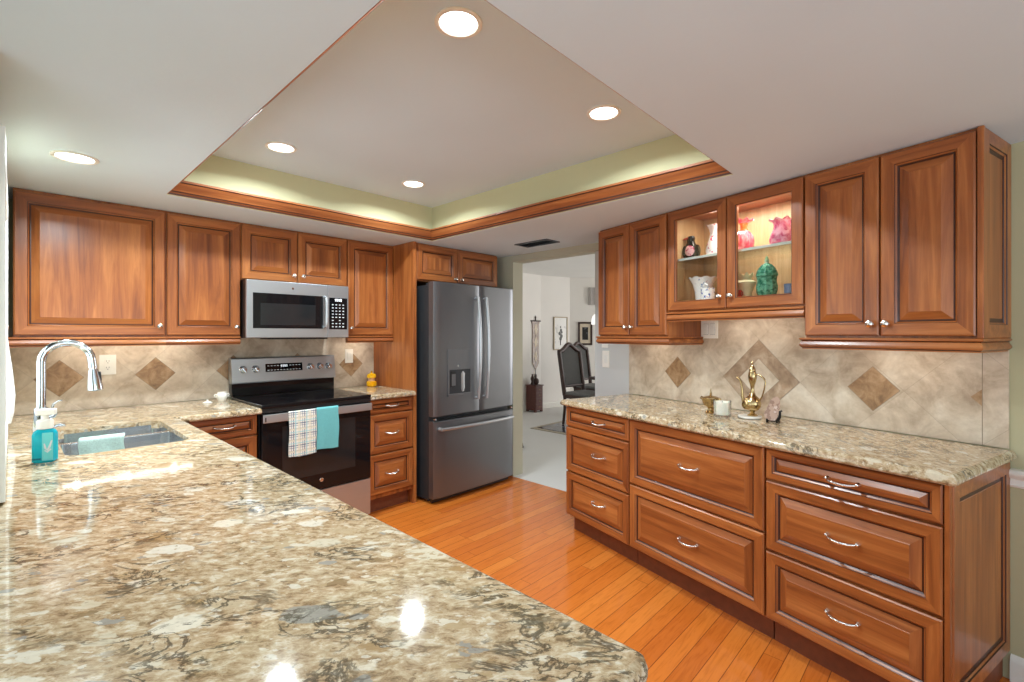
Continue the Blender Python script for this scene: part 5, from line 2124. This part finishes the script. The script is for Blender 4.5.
# table
t = thing('dining_table', 'dark wooden dining table behind the high-backed chairs', 'table', (6.60, 3.25, 0.0142), 0)
bm = BM()
box(bm, -0.95, 0.95, -0.60, 0.60, 0.705, 0.746, 0, 0.008)
obj('tabletop', bm, 'dark_wood', t)
bm = BM()
box(bm, -0.80, 0.80, -0.45, 0.45, 0.625, 0.706, 0)
obj('apron', bm, 'dark_wood', t, False)
for sx in (-0.5, 0.5):
    bm = BM()
    lathe(bm, [(0, 0.05), (0.07, 0.05), (0.07, 0.12), (0.04, 0.16), (0.065, 0.28), (0.04, 0.45), (0.08, 0.56), (0.08, 0.626), (0, 0.627)], sx, 0, 0, 14)
    box(bm, sx - 0.05, sx + 0.05, -0.34, 0.34, 0.0, 0.06, 0, 0.01)
    obj('pedestal', bm, 'dark_wood', t)
dining_chair('near high-backed dining chair with grey back and arched dark frame', (5.84, 4.03, 0.0185), radians(-6))
dining_chair('second arched high-backed dining chair, half hidden behind the near chair', (6.75, 4.50, 0.0185), radians(-4))

# pendant lamp and valance at the right edge of the doorway view
t = thing('pendant_lamp', 'white glass bell pendant lamp over the dining table', 'lamp', (6.25, 4.05, 2.449))
bm = BM()
lathe(bm, [(0, 0), (0.06, 0), (0.055, -0.02), (0.012, -0.03), (0.008, -0.03), (0.008, -0.72), (0.02, -0.74), (0.03, -0.77)], seg=20)
obj('stem', bm, 'brass', t)
bm = BM()
lathe(bm, [(0.03, -0.76), (0.07, -0.77), (0.105, -0.80), (0.125, -0.86), (0.130, -0.93), (0.125, -0.932), (0.10, -0.82), (0.03, -0.77)], seg=28)
obj('shade', bm, 'globe', t)

# tall dark stand just past the jamb
t = thing('coat_stand', 'tall dark ornate stand mostly hidden behind the left doorway jamb', 'stand', (4.17, 3.93, 0))
bm = BM()
lathe(bm, [(0, 0), (0.03, 0), (0.03, 0.04), (0.016, 0.10), (0.016, 1.50), (0.03, 1.55), (0.016, 1.60), (0.014, 1.84), (0.03, 1.88), (0, 1.92)], seg=14)
obj('pole', bm, 'dark_metal', t)
for k in range(3):
    a = radians(-75 + k * 120)
    bm = BM()
    tube(bm, [(0.01 * cos(a), 0.01 * sin(a), 0.25), (0.10 * cos(a), 0.10 * sin(a), 0.16), (0.13 * cos(a), 0.13 * sin(a), 0.02), (0.14 * cos(a), 0.14 * sin(a), 0.012)], [0.012, 0.012, 0.011, 0.012], 8)
    obj('foot', bm, 'dark_metal', t)
    bm = BM()
    tube(bm, [(0.01 * cos(a), 0.01 * sin(a), 1.74), (0.06 * cos(a), 0.06 * sin(a), 1.73), (0.10 * cos(a), 0.10 * sin(a), 1.78), (0.09 * cos(a), 0.09 * sin(a), 1.83), (0.06 * cos(a), 0.06 * sin(a), 1.80)], [0.010, 0.010, 0.010, 0.009, 0.010], 8)
    obj('hook', bm, 'dark_metal', t)

# grey fabric valance on the far angled wall
t = thing('window_valance', 'grey fabric valance high on the far wall beside the doorway edge', 'valance', (7.80, 5.008, 1.93), atan2(-2.02, 2.26))
bm = BM()
n = 16
F = [[bm.verts.new((-0.26 + 0.60 * i / n, -0.045 - 0.012 * sin(i * 1.9), z)) for i in range(n + 1)] for z in (0.33, 0.16, 0.0)]
K = [[bm.verts.new((-0.26 + 0.60 * i / n, -0.001, z)) for i in range(n + 1)] for z in (0.33, 0.16, 0.0)]
for i in range(n):
    for r in (0, 1):
        bm.faces.new((F[r][i], F[r][i + 1], F[r + 1][i + 1], F[r + 1][i]))
        bm.faces.new((K[r][i], K[r][i + 1], K[r + 1][i + 1], K[r + 1][i]))
    bm.faces.new((F[0][i], F[0][i + 1], K[0][i + 1], K[0][i]))
    bm.faces.new((F[2][i], F[2][i + 1], K[2][i + 1], K[2][i]))
for i in (0, n):
    for r in (0, 1):
        bm.faces.new((F[r][i], F[r + 1][i], K[r + 1][i], K[r][i]))
obj('cloth', bm, 'grey_cloth', t)
